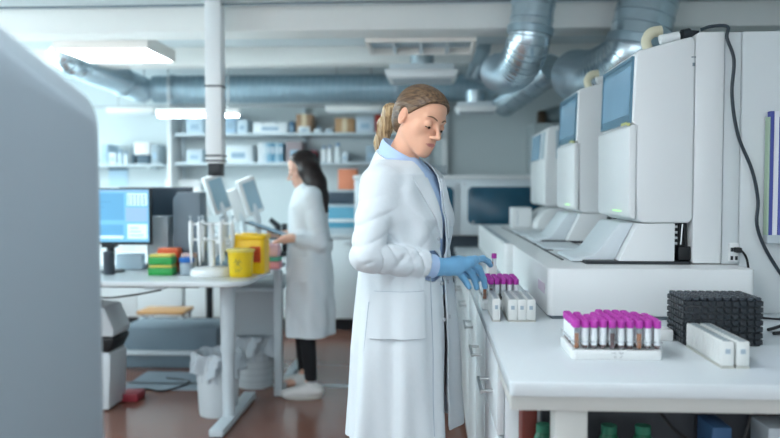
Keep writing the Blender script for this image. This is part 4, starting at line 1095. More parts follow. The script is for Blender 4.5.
class Field:
    def __init__(s, lo, hi, h):
        s.lo = np.array(lo, float); s.h = h; s.n = np.ceil((np.array(hi)-s.lo)/h).astype(int)+1
        s.big = .05; s.g = np.full(s.n, s.big, np.float32)
    def _box(s, lo, hi):
        i0 = np.clip(np.floor((np.array(lo)-s.lo)/s.h).astype(int), 0, s.n); i1 = np.clip(np.ceil((np.array(hi)-s.lo)/s.h).astype(int)+1, 0, s.n)
        sl = tuple(slice(a, b) for a, b in zip(i0, i1))
        ax = [(s.lo[d]+s.h*np.arange(i0[d], i1[d])).astype(np.float32) for d in range(3)]
        return sl, (ax[0][:, None, None], ax[1][None, :, None], ax[2][None, None, :])
    def add(s, fn, lo, hi, k=0, m=.035):
        sl, P = s._box(np.array(lo)-m, np.array(hi)+m)
        if min(s.g[sl].shape) < 1: return
        s.g[sl] = np.minimum(smin(s.g[sl], np.broadcast_to(fn(P), s.g[sl].shape), k), s.big)
    def cut(s, fn, lo, hi, k=0, m=.0):
        sl, P = s._box(np.array(lo)-m, np.array(hi)+m)
        if min(s.g[sl].shape) < 1: return
        s.g[sl] = np.minimum(smax(s.g[sl], -np.broadcast_to(fn(P), s.g[sl].shape), k), s.big)
    def limb(s, pts, rs, k=.02):
        for a, b, ra, rb in zip(pts, pts[1:], rs, rs[1:]):
            m = max(ra, rb); lo = np.minimum(a, b)-m; hi = np.maximum(a, b)+m
            s.add(lambda P: seg(P, a, b, ra, rb), lo, hi, k)
    def mesh(s, name, mats, parent, matfn=None, smooth=1):
        g = openvdb.FloatGrid(background=float(s.big)); g.copyFromArray(s.g)
        pts, tri, qd = g.convertToPolygons(isovalue=0.0, adaptivity=0.0)
        pts = np.asarray(pts)*s.h+s.lo
        faces = [tuple(int(v) for v in f) for f in qd]+[tuple(int(v) for v in f) for f in tri]
        o0 = np.array(parent['_org']); me = bpy.data.meshes.new(name)
        # light Laplacian smoothing removes the voxel stepping
        if smooth and len(qd):
            E = np.concatenate([qd[:, [0, 1]], qd[:, [1, 2]], qd[:, [2, 3]], qd[:, [3, 0]]]).astype(np.int64)
            for it in range(smooth):
                acc = np.zeros_like(pts); cnt = np.zeros(len(pts))
                for q in (0, 1):
                    for d in range(3): acc[:, d] += np.bincount(E[:, q], pts[E[:, 1-q], d], len(pts))
                    cnt += np.bincount(E[:, q], minlength=len(pts))
                cnt[cnt == 0] = 1
                pts = pts*.5+.5*acc/cnt[:, None]
        me.from_pydata([tuple(p) for p in (pts-o0)], [], faces)
        bm = bmesh.new(); bm.from_mesh(me); bmesh.ops.recalc_face_normals(bm, faces=bm.faces); bm.to_mesh(me); bm.free()
        for m_ in (mats if isinstance(mats, (list, tuple)) else [mats]): me.materials.append(m_)
        me.polygons.foreach_set('use_smooth', [True]*len(me.polygons))
        if matfn is not None:
            ce = np.zeros(len(me.polygons)*3); me.polygons.foreach_get('center', ce); ce = ce.reshape(-1, 3)+o0
            me.polygons.foreach_set('material_index', matfn(ce).astype(np.int32))
        o = bpy.data.objects.new(name, me); COL.objects.link(o); o.parent = parent; o['_org'] = tuple(parent['_org'])
        return o
V = lambda v: np.array(tuple(v), float)

def head_field(P):
    """P in head space: x = her left, y = forward, z = up; origin at the centre of the skull at eye level"""
    x, y, z = P; X = (np.abs(x), y, z)
    d = ell(P, (0, -.012, .028), (.072, .092, .084))
    d = smin(d, ell(P, (0, .024, .042), (.060, .060, .056)), .02)
    d = smin(d, ell(P, (0, .022, -.028), (.054, .062, .076)), .02)
    d = smin(d, seg(X, (.044, .000, -.048), (.012, .060, -.096), .015, .014), .03)
    d = smin(d, ell(P, (0, .064, -.097), (.020, .018, .017)), .02)
    d = smin(d, ell(X, (.038, .050, -.024), (.020, .023, .020)), .02)
    d = smin(d, ell(P, (0, .065, -.064), (.031, .024, .026)), .02)
    d = smin(d, seg(X, (.006, .083, .014), (.040, .070, .018), .008, .008), .016)
    # eye sockets
    d = smax(d, -ell(X, (.031, .094, -.002), (.019, .016, .012)), .012)
    # nose
    d = smin(d, seg(P, (0, .082, .008), (0, .108, -.033), .0062, .0080), .011)
    d = smin(d, ell(P, (0, .1095, -.0365), (.0092, .0105, .0080)), .008)
    d = smin(d, ell(X, (.0115, .0965, -.0405), (.0072, .0100, .0062)), .006)
    # lids: the upper lid hangs low (she looks down)
    lid = np.linalg.norm([X[0]-.031+0*x, y-.0735+0*x, z+.003+0*x], axis=0) if False else np.sqrt((X[0]-.031)**2+(y-.0735)**2+(z+.003)**2)-.0138
    lid = np.maximum(lid, -(z+.0118+.10*(y-.08)))
    d = smin(d, lid, .003)
    low = np.sqrt((X[0]-.031)**2+(y-.0735)**2+(z+.003)**2)-.0132
    low = np.maximum(low, (z+.0132))
    d = smin(d, low, .003)
    # lips
    d = smin(d, ell(P, (0, .0850, -.0630), (.0215, .0060, .0034)), .004)
    d = smin(d, ell(P, (0, .0838, -.0702), (.018, .0062, .0042)), .004)
    d = smax(d, -seg(X, (0, .0925, -.0665), (.022, .0800, -.0675), .0016, .0012), .002)
    # ears
    e = ell(X, (.0730, -.012, -.006), (.0085, .0165, .0285)); e = smax(e, -ell(X, (.081, -.008, -.002), (.007, .0095, .018)), .003)
    d = smin(d, e, .006)
    return d
def frame(theta, phi, rho):
    """columns: her left, forward, up. theta turns from facing the camera towards +X, phi bows, rho tilts towards her left"""
    t, p, r = [math.radians(v) for v in (theta, phi, rho)]
    F = np.array([math.cos(p)*math.sin(t), -math.cos(p)*math.cos(t), -math.sin(p)])
    U = np.array([math.sin(p)*math.sin(t), -math.sin(p)*math.cos(t), math.cos(p)])
    L = np.cross(F, U); 
    L2 = math.cos(r)*L-math.sin(r)*U; U2 = math.cos(r)*U+math.sin(r)*L
    return np.stack([L2, F, U2], 1)
def to_local(P, c, R, s=1.0):
    x, y, z = P; x, y, z = x-c[0], y-c[1], z-c[2]
    return tuple((R[0, i]*x+R[1, i]*y+R[2, i]*z)/s for i in range(3))
def rest(name, mats, parent, mbd, c, R, s=1.0):
    for v in mbd.bm.verts: v.co = Vector(c)+Vector((R @ np.array(v.co)).tolist())*s
    return mbd.build(name, mats, parent)

def loft_field(P, levels, fwd, fold=None, shell=0):
    """levels rows: z, cx, cy, half width (lateral), half depth (forward)"""
    x, y, z = P; Lz = np.array([l[0] for l in levels])
    order = np.argsort(Lz); zz = np.clip(z, Lz.min(), Lz.max())
    I = lambda k: np.interp(zz, Lz[order], np.array([l[k] for l in levels])[order])
    cx, cy, a, b = I(1), I(2), I(3), I(4)
    f = np.array(fwd); l = np.array([-f[1], f[0]])
    u = (x-cx)*f[0]+(y-cy)*f[1]; v = (x-cx)*l[0]+(y-cy)*l[1]
    qu, qv = u/b, v/a; e = 2.25
    r = (np.abs(qu)**e+np.abs(qv)**e+1e-9)**(1/e)
    d = (r-1)*np.minimum(a, b)*.95
    if fold is not None: d = d+fold(np.arctan2(v/a, u/b), z)
    zc = np.maximum(z-Lz.max(), Lz.min()-z)
    d = smax(d, zc+0*d, .01)
    return d, u, v

# ---------------------------------------------------------------- materials for people
def skin_mat(name, c): return mat(name, c, .5, sss=.12, noise=.05, nscale=18, spec=.35)
skin1 = skin_mat('skin', 'e3ae92'); skin2 = skin_mat('skin_fair', 'e3b7a2')
lips = mat('lips', 'c87f76', .4); glove_m = mat('blue_nitrile', '79b3dc', .42, bump=.25, bscale=45, noise=.05, nscale=25)
coat_m = mat('coat_cotton', 'd9e1e6', .75, bump=.4, bscale=11, sheen=.15, spec=.25, bdist=.012)
coat_e = mat('coat_seam', 'a9b6c2', .8)
shirt_m = mat('blue_shirt', 'b2cbec', .7, noise=.04, nscale=40)
trouser_m = mat('grey_blue_trousers', '66788f', .8)
sclera = mat('eye_white', 'd8d4d0', .2); iris = mat('eye_brown', '3d2a20', .15); lash = mat('lash_dark', '35261f', .6); brow_m = mat('brow_hair', '7a5a45', .7)
def hairm(name, c1, c2, rough=.42, ax=((90, 0, 0), (0, 90, 0), (0, 0, 9))):
    m = mat(name, c1, rough, spec=.45); nt = m.node_tree; N, L = nt.nodes, nt.links; b = N['Principled BSDF']
    tc = N.new('ShaderNodeTexCoord'); mp = N.new('ShaderNodeCombineXYZ')
    for i, a_ in enumerate(ax):
        dn = N.new('ShaderNodeVectorMath'); dn.operation = 'DOT_PRODUCT'; dn.inputs[1].default_value = tuple(float(q) for q in a_)
        L.new(tc.outputs['Object'], dn.inputs[0]); L.new(dn.outputs['Value'], mp.inputs[i])
    n = N.new('ShaderNodeTexNoise'); n.inputs['Scale'].default_value = 1.4; n.inputs['Detail'].default_value = 5
    L.new(mp.outputs[0], n.inputs['Vector'])
    r = N.new('ShaderNodeValToRGB'); r.color_ramp.elements[0].color = (*lin(c1), 1); r.color_ramp.elements[1].color = (*lin(c2), 1)
    r.color_ramp.elements[0].position = .35; r.color_ramp.elements[1].position = .68
    L.new(n.outputs[0], r.inputs[0]); L.new(r.outputs[0], b.inputs['Base Color'])
    bp = N.new('ShaderNodeBump'); bp.inputs['Strength'].default_value = .3; bp.inputs['Distance'].default_value = .001
    L.new(n.outputs[0], bp.inputs['Height']); L.new(bp.outputs[0], b.inputs['Normal'])
    return m
_hr = frame(44.5, 17.2, -9.6); blonde = hairm('dark_blonde_hair', '46352a', '80664c', ax=(_hr[:, 0]*100, (_hr[:, 1]*.9+_hr[:, 2]*.4)*10, (_hr[:, 2]*.9-_hr[:, 1]*.4)*100)); blonde2 = hairm('blonde_ponytail', '856a4c', 'c8ad84'); blackh = hairm('black_hair', '15100f', '2e2322', .35)

def surf_y(x, z):
    lo, hi = .04, .13
    for _ in range(24):
        m = (lo+hi)/2
        if float(head_field((np.array(float(x)), np.array(m), np.array(float(z))))) > 0: hi = m
        else: lo = m
    return lo
def face_details(t, c, R, s, closed=False):
    for sx in (-1, 1):
        b = MB(); b.m(0).lathe([(.0001, -.0125)]+[(.0125*math.sin(q), -.0125*math.cos(q)) for q in [PI*i/12 for i in range(1, 12)]]+[(.0001, .0125)], (sx*.031, .0735, -.003), 16, 'y', cap0=False, cap1=False)
        e = rest('eye', [sclera], t, b, c, R, s)
        b = MB().lathe([(.0055, .0115), (.0045, .0127), (.001, .0131)], (sx*.031, .0725, -.0130), 14, 'y')
        rest('iris', [iris], e, b, c, R, s)
    for sx in (-1, 1):
        b = MB()
        pts = []
        for q in np.linspace(-1.0, 1.0, 11):
            ex = .0135*math.sin(q); ez = -.0122-.0010*math.cos(q)
            pts.append((sx*.031+ex, surf_y(.031+ex*sx, ez)+.0010, ez))
        b.tube(pts, [.0008]+[.0015]*9+[.0008], 6)
        rest('eyelash', [lash], t, b, c, R, s)
    for sx in (-1, 1):
        b = MB(); bx_ = [(.011+.036*i/8, .0155+.0075*math.sin(PI*min(1, i/8*.8))) for i in range(9)]; b.tube([(sx*u_, surf_y(u_, z_)+.0002, z_) for u_, z_ in bx_], [.0014, .0025, .0028, .0028, .0026, .0023, .0019, .0014, .0007], 6)
        rest('eyebrow', [brow_m], t, b, c, R, s)

# ================================================================ WOMAN IN FRONT
KW = 1.04
def aw(x, y, Y): return at(x, y, Y*KW)
def zk(z): return CAM_H+(z-CAM_H)*KW
def KL(lv): return [(zk(l[0]), l[1]*KW, l[2]*KW, l[3]*KW, l[4]*KW) for l in lv]
W = thing('person', 'ponytailed woman in a white lab coat and blue gloves standing at the worktop', 'person', (-.088, 2.62, 0))
AF = math.radians(25); fwd = (math.cos(AF), -math.sin(AF)); lft = (math.sin(AF), math.cos(AF))
def LP(u, v, z, c=(-.085, 2.52)): return np.array([c[0]*KW+fwd[0]*u+lft[0]*v, c[1]*KW+fwd[1]*u+lft[1]*v, zk(z) if z > .3 else z])
HS = 1.0
HR = frame(44.5, 17.2, -9.6); HC = V(at(420, 120, 2.60))
def HP(p): return HC+HR @ np.array(p)*HS
neck0 = V((-.102, 2.635, 1.43)); neck1 = HP((0, -.022, -.055))
shR = LP(.0, -.163, 1.385); shL = LP(.0, .163, 1.385)
elR = V(at(366.5, 256, 2.375)); wrR = V(at(438, 267, 2.525))
elL = V((-.02, 2.82, 1.13)); wrL = V(at(447, 264, 2.80))
def hand(F, w, mcps, fingers, thumb, g=0.0, k=.010):
    """w wrist, mcps four knuckles (little..index), fingers chains from each knuckle, thumb chain from the palm's side"""
    rr = (.0088, .0094, .0097, .0093)
    F.limb([w, (w+mcps[1])/2*1.0], [.026+g, .024+g], .015)
    for m_, r in zip(mcps, rr): F.limb([w+(m_-w)*.12, w+(m_-w)*.55, m_], [.017+g, .0155+g, r+.0035+g], .016)
    F.limb([mcps[0], mcps[1], mcps[2], mcps[3]], [.011+g, .0125+g, .013+g, .012+g], .012)
    for m_, ch, r in zip(mcps, fingers, rr):
        pts = [m_]+ch; F.limb(pts, [r+.002+g, r+.0012+g, r+.0004+g, r-.0008+g], .0035)
    F.limb(thumb, [.016+g, .0135+g, .0115+g, .0100+g], .008)
hr_m = [V(at(457.5, 271, 2.56)), V(at(464, 266, 2.58)), V(at(470, 262, 2.60)), V(at(475, 260, 2.625))]
hr_f = [[V(at(463, 277.5, 2.58)), V(at(467, 283.5, 2.585)), V(at(469, 287, 2.585))],
        [V(at(471, 272.5, 2.615)), V(at(475, 281, 2.63)), V(at(476.5, 287.5, 2.635))],
        [V(at(479, 268.5, 2.65)), V(at(483.5, 279, 2.68)), V(at(485, 286.5, 2.69))],
        [V(at(483, 258.5, 2.67)), V(at(488, 261.5, 2.71)), V(at(490.5, 265, 2.74))]]
hr_t = [wrR+np.array([.025, .03, -.004]), V(at(459, 271, 2.615)), V(at(470, 275, 2.66)), V(at(478, 279, 2.70))]
dL = np.array([.075, .03, .012]); wl = wrL
hl_m = [wl+np.array([.075, -.012, .002]), wl+np.array([.082, .006, .008]), wl+np.array([.084, .024, .008]), wl+np.array([.080, .042, .004])]
hl_f = [[m_+np.array([.020, .0, -.012]), m_+np.array([.026, .0, -.030]), m_+np.array([.022, .0, -.044])] for m_ in hl_m]
hl_t = [wl+np.array([.02, .02, -.01]), wl+np.array([.04, .045, -.02]), wl+np.array([.062, .05, -.03]), wl+np.array([.08, .045, -.036])]

B = Field((-.38, 2.25, -.01), (.28, 3.0, 1.78), .0036)
HB = np.array([.125]*3)
def headf(P):
    return head_field(to_local(P, HC, HR, HS))*HS
B.add(headf, HC-.135, HC+.135, 0, 0)
B.limb([neck0, (neck0+neck1)/2+np.array([-.004, 0, 0]), neck1], [.058, .048, .045], .02)
lv_body = KL([(.93, -.085, 2.52, .165, .105), (1.05, -.085, 2.52, .135, .09), (1.16, -.083, 2.52, .125, .085), (1.27, -.078, 2.52, .15, .105), (1.36, -.085, 2.52, .165, .085), (1.42, -.095, 2.525, .10, .06)])
B.add(lambda P: loft_field(P, lv_body, fwd)[0], (-.32, 2.35, .90), (.15, 2.9, 1.46), .04)
for s_, sh, el, wr in ((-1, shR, elR, wrR), (1, shL, elL, wrL)):
    B.limb([LP(-.01, s_*.09, 1.395), sh, el, wr], [.05, .045, .036, .023], .03)
hipz = .93
fR, fL = LP(.02, -.10, .09), LP(-.0, .11, .09)
for s_, ft in ((-1, fR), (1, fL)):
    B.limb([LP(0, s_*.085, .93), LP(.02, s_*.09, .50), ft], [.085, .052, .036], .04)
    B.limb([ft+np.array([0, 0, -.03]), ft+np.array([fwd[0]*.14, fwd[1]*.14, -.06])], [.035, .028], .02)
hand(B, wrR, hr_m, hr_f, hr_t, -.0022); hand(B, wrL, hl_m, hl_f, hl_t, -.0022)
B.g = np.minimum(B.g, B.big)
def bodymat(ce):
    q = (ce-HC) @ HR/HS
    lp = (np.abs(q[:, 0]) < .0215*(1-((q[:, 2]+.0668)/.0078)**2)) & (q[:, 1] > .07) & (np.abs(q[:, 2]+.0668) < .0072)
    return lp.astype(int)
B.mesh('body', [skin1, lips], W, bodymat, smooth=1)
face_details(W, HC, HR, HS)

# gloves
for nm, w_, m_, f_, t_, el in (('right', wrR, hr_m, hr_f, hr_t, elR), ('left', wrL, hl_m, hl_f, hl_t, elL)):
    allp = np.array([w_]+m_+[p for c_ in f_ for p in c_]+t_)
    G = Field(allp.min(0)-.07, allp.max(0)+.04, .0022)
    hand(G, w_, m_, f_, t_, .0012)
    bk = (el-w_)/np.linalg.norm(el-w_)
    G.limb([w_+bk*.035, w_+bk*.01, w_], [.034, .029, .028], .010)
    G.limb([w_+bk*.036, w_+bk*.030], [.0355, .0355], .002)
    G.mesh('glove', glove_m, W)

# lab coat
lv_coat = KL([(1.468, -.100, 2.535, .085, .075), (1.445, -.096, 2.532, .128, .092), (1.415, -.090, 2.525, .170, .106), (1.36, -.086, 2.52, .188, .120), (1.27, -.080, 2.52, .190, .138),
           (1.17, -.080, 2.52, .176, .136), (1.08, -.083, 2.52, .182, .142), (.98, -.084, 2.52, .198, .152), (.85, -.085, 2.52, .213, .162), (.70, -.087, 2.52, .222, .165), (.545, -.088, 2.52, .234, .172)])
def folds(th, z):
    dn = np.clip((1.15-z)/.6, 0, 1)
    f = (.012*np.sin(5*th+.6+1.1*z)+.008*np.sin(9*th+2.1-2*z)+.004*np.sin(17*th+4*z))*dn
    up = np.clip((z-1.1)/.1, 0, 1)*np.clip((1.42-z)/.05, 0, 1)
    f = f+up*(.0035*np.sin(11*th+14*z)+.003*np.sin(7*th-25*z+1))
    wa = np.clip(1-np.abs(z-1.16)/.2, 0, 1)
    cr = (1-np.abs(np.sin(3.2*th+17*z+.8*np.sin(9*z))))**3+(1-np.abs(np.sin(2.3*th-13*z+1.1)))**3
    return (f+wa*.006*(cr-.4)).astype(np.float32)
def open_w(z): return np.interp(z, [.5, .8, 1.0, 1.14, 1.25, 1.38, 1.47], [.030, .018, .012, .012, .026, .045, .062])
C_ = Field((-.42, 2.27, .50), (.20, 3.0, 1.53), .004)
sl_r = dict(pts=[LP(-.012, -.115, 1.405), shR+np.array([-.004, 0, -.004]), (shR+elR)/2+np.array([-.004, 0, 0]), elR, elR*.5+wrR*.5+np.array([0, 0, .004]), elR*.13+wrR*.87], rs=[.050, .056, .055, .052, .050, .049])
sl_l = dict(pts=[LP(-.012, .115, 1.405), shL+np.array([0, 0, -.004]), (shL+elL)/2, elL, elL*.2+wrL*.8], rs=[.055, .062, .055, .050, .047])
cf = {}
def coat_outer(P): 
    d, u, v = loft_field(P, lv_coat, fwd, folds); cf['u'], cf['v'], cf['z'] = u, v, P[2]
    return d
C_.add(coat_outer, (-.42, 2.27, .5), (.2, 3.0, 1.53), 0, 0)
def limb_fold(P, a, b, ra, rb, amp=.004, fr=75, ph=0):
    x, y, z = P; d = seg(P, a, b, ra, rb)
    ax = (b-a)/np.linalg.norm(b-a); t = (x-a[0])*ax[0]+(y-a[1])*ax[1]+(z-a[2])*ax[2]
    o = np.cross(ax, [0, 1, 0]); o /= np.linalg.norm(o)+1e-9
    w_ = (x-a[0])*o[0]+(y-a[1])*o[1]+(z-a[2])*o[2]
    q = (x-a[0])*0+(y-a[1])
    c1 = (1-np.abs(np.sin(fr*.55*t+26*w_+ph+1.2*np.sin(19*t+30*q))))**3
    c2 = (1-np.abs(np.sin(fr*.42*t-21*w_+1.7*ph+1.4*np.sin(15*t-22*q))))**3
    return d+amp*(c1+.8*c2-.35)
for sl in (sl_r, sl_l):
    pts, rs = sl['pts'], sl['rs']
    for i in range(len(pts)-1):
        a, b, ra, rb = pts[i], pts[i+1], rs[i], rs[i+1]; m = max(ra, rb)
        C_.add(lambda P: limb_fold(P, a, b, ra, rb, (0, .003, .0065, .007, .006)[i], 62, i*1.7), np.minimum(a, b)-m, np.maximum(a, b)+m, (.035, .035, .012, .006, .004)[i])
outer = C_.g.copy()
# hollow the coat out: 6 mm cloth
C_.g = np.maximum(outer, -(outer+.0075)).astype(np.float32)
# trim the cuffs flat and open the front
sl, P = C_._box(C_.lo, C_.lo+C_.h*C_.n)
def cuff_cut(el, wr, f):
    ax = (wr-el)/np.linalg.norm(wr-el); q = el*(1-f)+wr*f
    C_.cut(lambda P: np.maximum(-((P[0]-q[0])*ax[0]+(P[1]-q[1])*ax[1]+(P[2]-q[2])*ax[2]), seg(P, q, q+ax*.03, .0505, .0505)), q-.085, q+.095, 0)
cuff_cut(elR, wrR, .79); cuff_cut(elL, wrL, .8)
_, u, v = loft_field(P, lv_coat, fwd)
Z = P[2]+0*u
op = np.maximum(np.abs(v-.004)-open_w(Z), -(u-.02))
C_.g[sl] = np.maximum(C_.g[sl], -op[:C_.g[sl].shape[0], :C_.g[sl].shape[1], :C_.g[sl].shape[2]]).astype(np.float32)
C_.g[:, :, :int((.536-C_.lo[2])/C_.h)] = C_.big
zt = np.maximum(P[2]-1.466-.05*(-(u)), -1e9)   # neckline slopes up to the nape
C_.g = np.maximum(C_.g, np.minimum(zt, .05)).astype(np.float32)
C_.g = np.minimum(C_.g, C_.big)
coat = C_.mesh('lab_coat', coat_m, W, smooth=2)
def coat_pt(th=None, z=1, v=None, off=.003):
    """point on the coat's outside. th: 0 front, 90 her right, 180 back"""
    Lz = np.array([l[0] for l in lv_coat])[::-1]
    I = lambda k: float(np.interp(z, Lz, np.array([l[k] for l in lv_coat])[::-1]))
    cx, cy, a, b = I(1), I(2), I(3), I(4); e = 2.25
    if v is None:
        t = math.radians(th); cu, sv = math.cos(t), -math.sin(t)
    else:
        sv = max(-.999, min(.999, v/a)); cu = (1-abs(sv)**e)**(1/e)
    r = 1/((abs(cu)**e+abs(sv)**e)**(1/e))
    u, vv = cu*r*b, sv*r*a; ang = math.atan2(vv/a, u/b)
    f = float(folds(np.array([ang]), np.array([z]))[0])/.95
    k = 1+(off-f)/math.hypot(u, vv)
    return np.array([cx+fwd[0]*u*k+lft[0]*vv*k, cy+fwd[1]*u*k+lft[1]*vv*k, z])
# pockets, seams, buttons, lapels
def patch(name, ths, zs, th_=.003, off=.005, m=coat_m):
    g = [[coat_pt(th=t_, z=z_, off=off) for t_ in ths] for z_ in zs]
    return MB().sheet(g, th_).build(name, m, coat, ang=60)
patch('pocket', list(np.linspace(36, 94, 16)), list(np.linspace(.885, 1.035, 8)))
patch('pocket', list(np.linspace(-36, -90, 16)), list(np.linspace(.885, 1.035, 8)))
patch('breast_pocket', list(np.linspace(-20, -55, 8)), list(np.linspace(1.24, 1.34, 6)))
b = MB()
for th_ in (100, 26): b.tube([coat_pt(th=th_, z=z_, off=.0015) for z_ in np.linspace(.56, 1.10 if th_ == 26 else 1.0, 24)], .0013, 6)
b.tube([coat_pt(th=t_, z=1.0352, off=.0055) for t_ in np.linspace(36, 94, 16)], .0013, 6)
b.tube([coat_pt(th=t_, z=.885, off=.0045) for t_ in np.linspace(36, 94, 16)], .0018, 6)
b.build('stitching', coat_e, coat)
btn = mat('button_plastic', 'b9c0c6', .3)
for sv in (-1, 1):
    for z_ in (1.20, 1.05, .93):
        p = coat_pt(v=.004+sv*(float(open_w(z_))+.016), z=z_, off=.003); nrm = np.array([fwd[0], fwd[1], 0])+.5*sv*np.array([lft[0], lft[1], 0]); nrm /= np.linalg.norm(nrm)
        MB().tube([p-nrm*.001, p+nrm*.003], .0065, 14).build('button', btn, coat)
for sv in (-1, 1):
    g = []
    for z_ in np.linspace(1.20, 1.405, 18):
        w0 = float(open_w(z_))+.001; f = (z_-1.20)/.205
        wd = .004+.062*min(1, f*1.15)**.8
        g.append([coat_pt(v=.004+sv*(w0+wd*q), z=z_, off=.006+.006*math.sin(PI*q)*f) for q in np.linspace(0, 1, 7)])
    MB().sheet(g if sv > 0 else [r[::-1] for r in g], .0035).build('lapel', coat_m, coat, ang=60)
# coat collar: folded band round the nape and over the shoulders
g = []
for q in np.linspace(-1, 1, 41):
    t_ = 180*(1-abs(q)); t_ = math.radians(180-abs(q)*142)*(1 if q > 0 else -1)
    cu, sv = math.cos(t_), -math.sin(t_); row = []
    for j, (rr, dzz) in enumerate(((.076, .0), (.080, .010), (.087, .010), (.098, -.004), (.108, -.024), (.113, -.040))):
        u, v_ = cu*rr*.88-.004, sv*rr; zb = 1.455+.035*(-cu) if cu < 0 else 1.455-.030*cu
        zb = 1.461-.036*cu-.006*abs(sv)
        row.append(np.array([-.104+fwd[0]*u+lft[0]*v_*1.02, 2.635+fwd[1]*u+lft[1]*v_*1.02, zb+dzz-.012*abs(sv)*(j > 2)]))
    g.append(row)
MB().sheet(g, .0035).build('collar', coat_m, coat, ang=60)

# blue shirt with collar and cuff
S_F = Field((-.34, 2.35, .98), (.12, 2.95, 1.52), .0045)
lv_sh = [(z_, cx, cy, a-.018, b_-.016) for z_, cx, cy, a, b_ in lv_coat if 1.0 < z_ < 1.455]+[(1.482, -.106, 2.637, .062, .060), (1.0, -.087, 2.62, .175, .135)]
S_F.add(lambda P: loft_field(P, lv_sh, fwd, lambda th, z: (.0018*np.sin(9*th+30*z)+.0015*np.sin(5*th-22*z)))[0], (-.34, 2.35, .98), (.12, 2.95, 1.52), 0, 0)
S_F.g = np.maximum(S_F.g, -(S_F.g+.008)).astype(np.float32)
shirt = S_F.mesh('shirt', shirt_m, W)
ax_ = (wrR-elR)/np.linalg.norm(wrR-elR)
MB().tube([elR+(wrR-elR)*f for f in (.72, .78, .84, .88, .93)], [.040, .0405, .041, .041, .040], 28, False).tube([elR+(wrR-elR)*f for f in (.93, .88, .72)], [.040, .038, .038], 28, False).build('cuff', shirt_m, shirt)
MB().tube([elL+(wrL-elL)*f for f in (.5, .7, .9)], [.038, .038, .037], 24, False).tube([elL+(wrL-elL)*f for f in (.9, .7, .5)], [.037, .035, .035], 24, False).build('cuff', shirt_m, shirt)
g = []
for q in np.linspace(-1, 1, 45):
    t_ = math.radians(180-abs(q)*168)*(1 if q > 0 else -1)
    cu, sv = math.cos(t_), -math.sin(t_); row = []; fr = max(0, (abs(q)-.62)/.38)
    for j, (rr, dzz) in enumerate(((.057, -.008), (.060, .018), (.064, .026), (.071, .016), (.080, -.010-.026*fr), (.083, -.018-.034*fr))):
        u, v_ = cu*rr+.006, sv*rr*1.0; zb = 1.480-.040*cu
        row.append(np.array([-.104+fwd[0]*u+lft[0]*v_, 2.635+fwd[1]*u+lft[1]*v_, zb+dzz]))
    g.append(row)
MB().sheet(g, .003).build('shirt_collar', shirt_m, shirt, ang=60)
b = MB(); b.tube([LP(.132, .004, z_, (-.081, 2.52)) for z_ in np.linspace(1.10, 1.36, 12)], .0012, 6)
b.build('placket', mat('shirt_seam', '7f9fca', .7), shirt)

# trousers and shoes
T_ = Field((-.35, 2.3, .05), (.2, 3.0, 1.08), .006)
for s_, ft in ((-1, fR), (1, fL)):
    T_.limb([LP(0, s_*.085, .96), LP(.025, s_*.09, .50), ft+np.array([0, 0, .03])], [.098, .072, .066], .04)
T_.add(lambda P: loft_field(P, [(.90, -.088, 2.62, .17, .11), (1.03, -.088, 2.62, .145, .10)], fwd)[0], (-.3, 2.35, .88), (.15, 2.9, 1.05), .04)
T_.mesh('trousers', trouser_m, W)
def shoe(parent, an, dir2, m, sole, L=.27):
    """an: ankle point on the ground line (x, y); dir2: unit vector toe-wards"""
    d2 = np.array([dir2[0], dir2[1], 0]); 
    lo = np.array([an[0]-.25, an[1]-.25, 0]); F_ = Field(lo, lo+np.array([.5, .5, .16]), .004)
    c = np.array([an[0], an[1], 0])
    F_.limb([c-d2*.045+np.array([0, 0, .05]), c+d2*.05+np.array([0, 0, .045]), c+d2*(L-.085)+np.array([0, 0, .032])], [.042, .042, .034], .03)
    F_.limb([c+np.array([0, 0, .06]), c+np.array([0, 0, .085])], [.045, .042], .02)
    F_.g = np.maximum(F_.g, np.maximum(.012-(F_.lo[2]+F_.h*np.arange(F_.n[2]))[None, None, :], -1)).astype(np.float32)
    sh = F_.mesh('shoe', m, parent)
    per = np.array([-d2[1], d2[0], 0]); poly = []
    for q in range(28):
        a = 2*PI*q/28; uu = math.cos(a); w_ = .044*(1 if uu < 0 else 1.02)*math.sin(a)
        poly.append(tuple((c+d2*((L/2-.075)+uu*(L/2-.004))+per*w_)[:2]))
    MB().prism(poly, .0005, .016, 'z', bev=.003).build('sole', sole, sh)
shoe_w = mat('white_trainer', 'dcdcda', .5); sole_w = mat('trainer_sole', 'c8c6bf', .6)
shoe(W, fR, fwd, shoe_w, sole_w); shoe(W, fL, fwd, shoe_w, sole_w)

# hair: swept back, long ponytail
H_ = Field(HC-np.array([.17, .17, .19]), HC+.15, .0028)
def hairf(P):
    x, y, z = to_local(P, HC, HR, HS); Q = (x, y, z)
    d = ell(Q, (0, -.014, .032), (.0795, .0985, .0885))
    d = smin(d, ell(Q, (0, .024, .046), (.069, .072, .062)), .02)
    d = smin(d, ell(Q, (0, -.062, -.010), (.060, .046, .062)), .02)
    az = np.arctan2(x, z+.02)
    d = d+.0007*np.sin(46*az+9*y)+.0005*np.sin(90*az+4)
    cutf = -(.62*y-.78*z+.0080-.35*np.maximum(np.abs(x)-.045, 0))  # in front of the hairline
    cutb = -(y+.028+.3*np.minimum(z+.01, 0))
    d = smax(d, -np.maximum(cutf, cutb), .006)
    ear = ell((np.abs(x), y, z), (.078, -.010, -.006), (.016, .022, .033))
    return smax(d, -ear, .004)
H_.add(hairf, HC-.15, HC+.14, 0, 0)
hair = H_.mesh('hair', blonde, W)
ptl = [HP((0, -.092, .012)), V(at(390.5, 111, 2.675)), V(at(385.5, 125, 2.69)), V(at(381.5, 143, 2.70)), V(at(381, 157, 2.70)), V(at(383, 168, 2.69))]
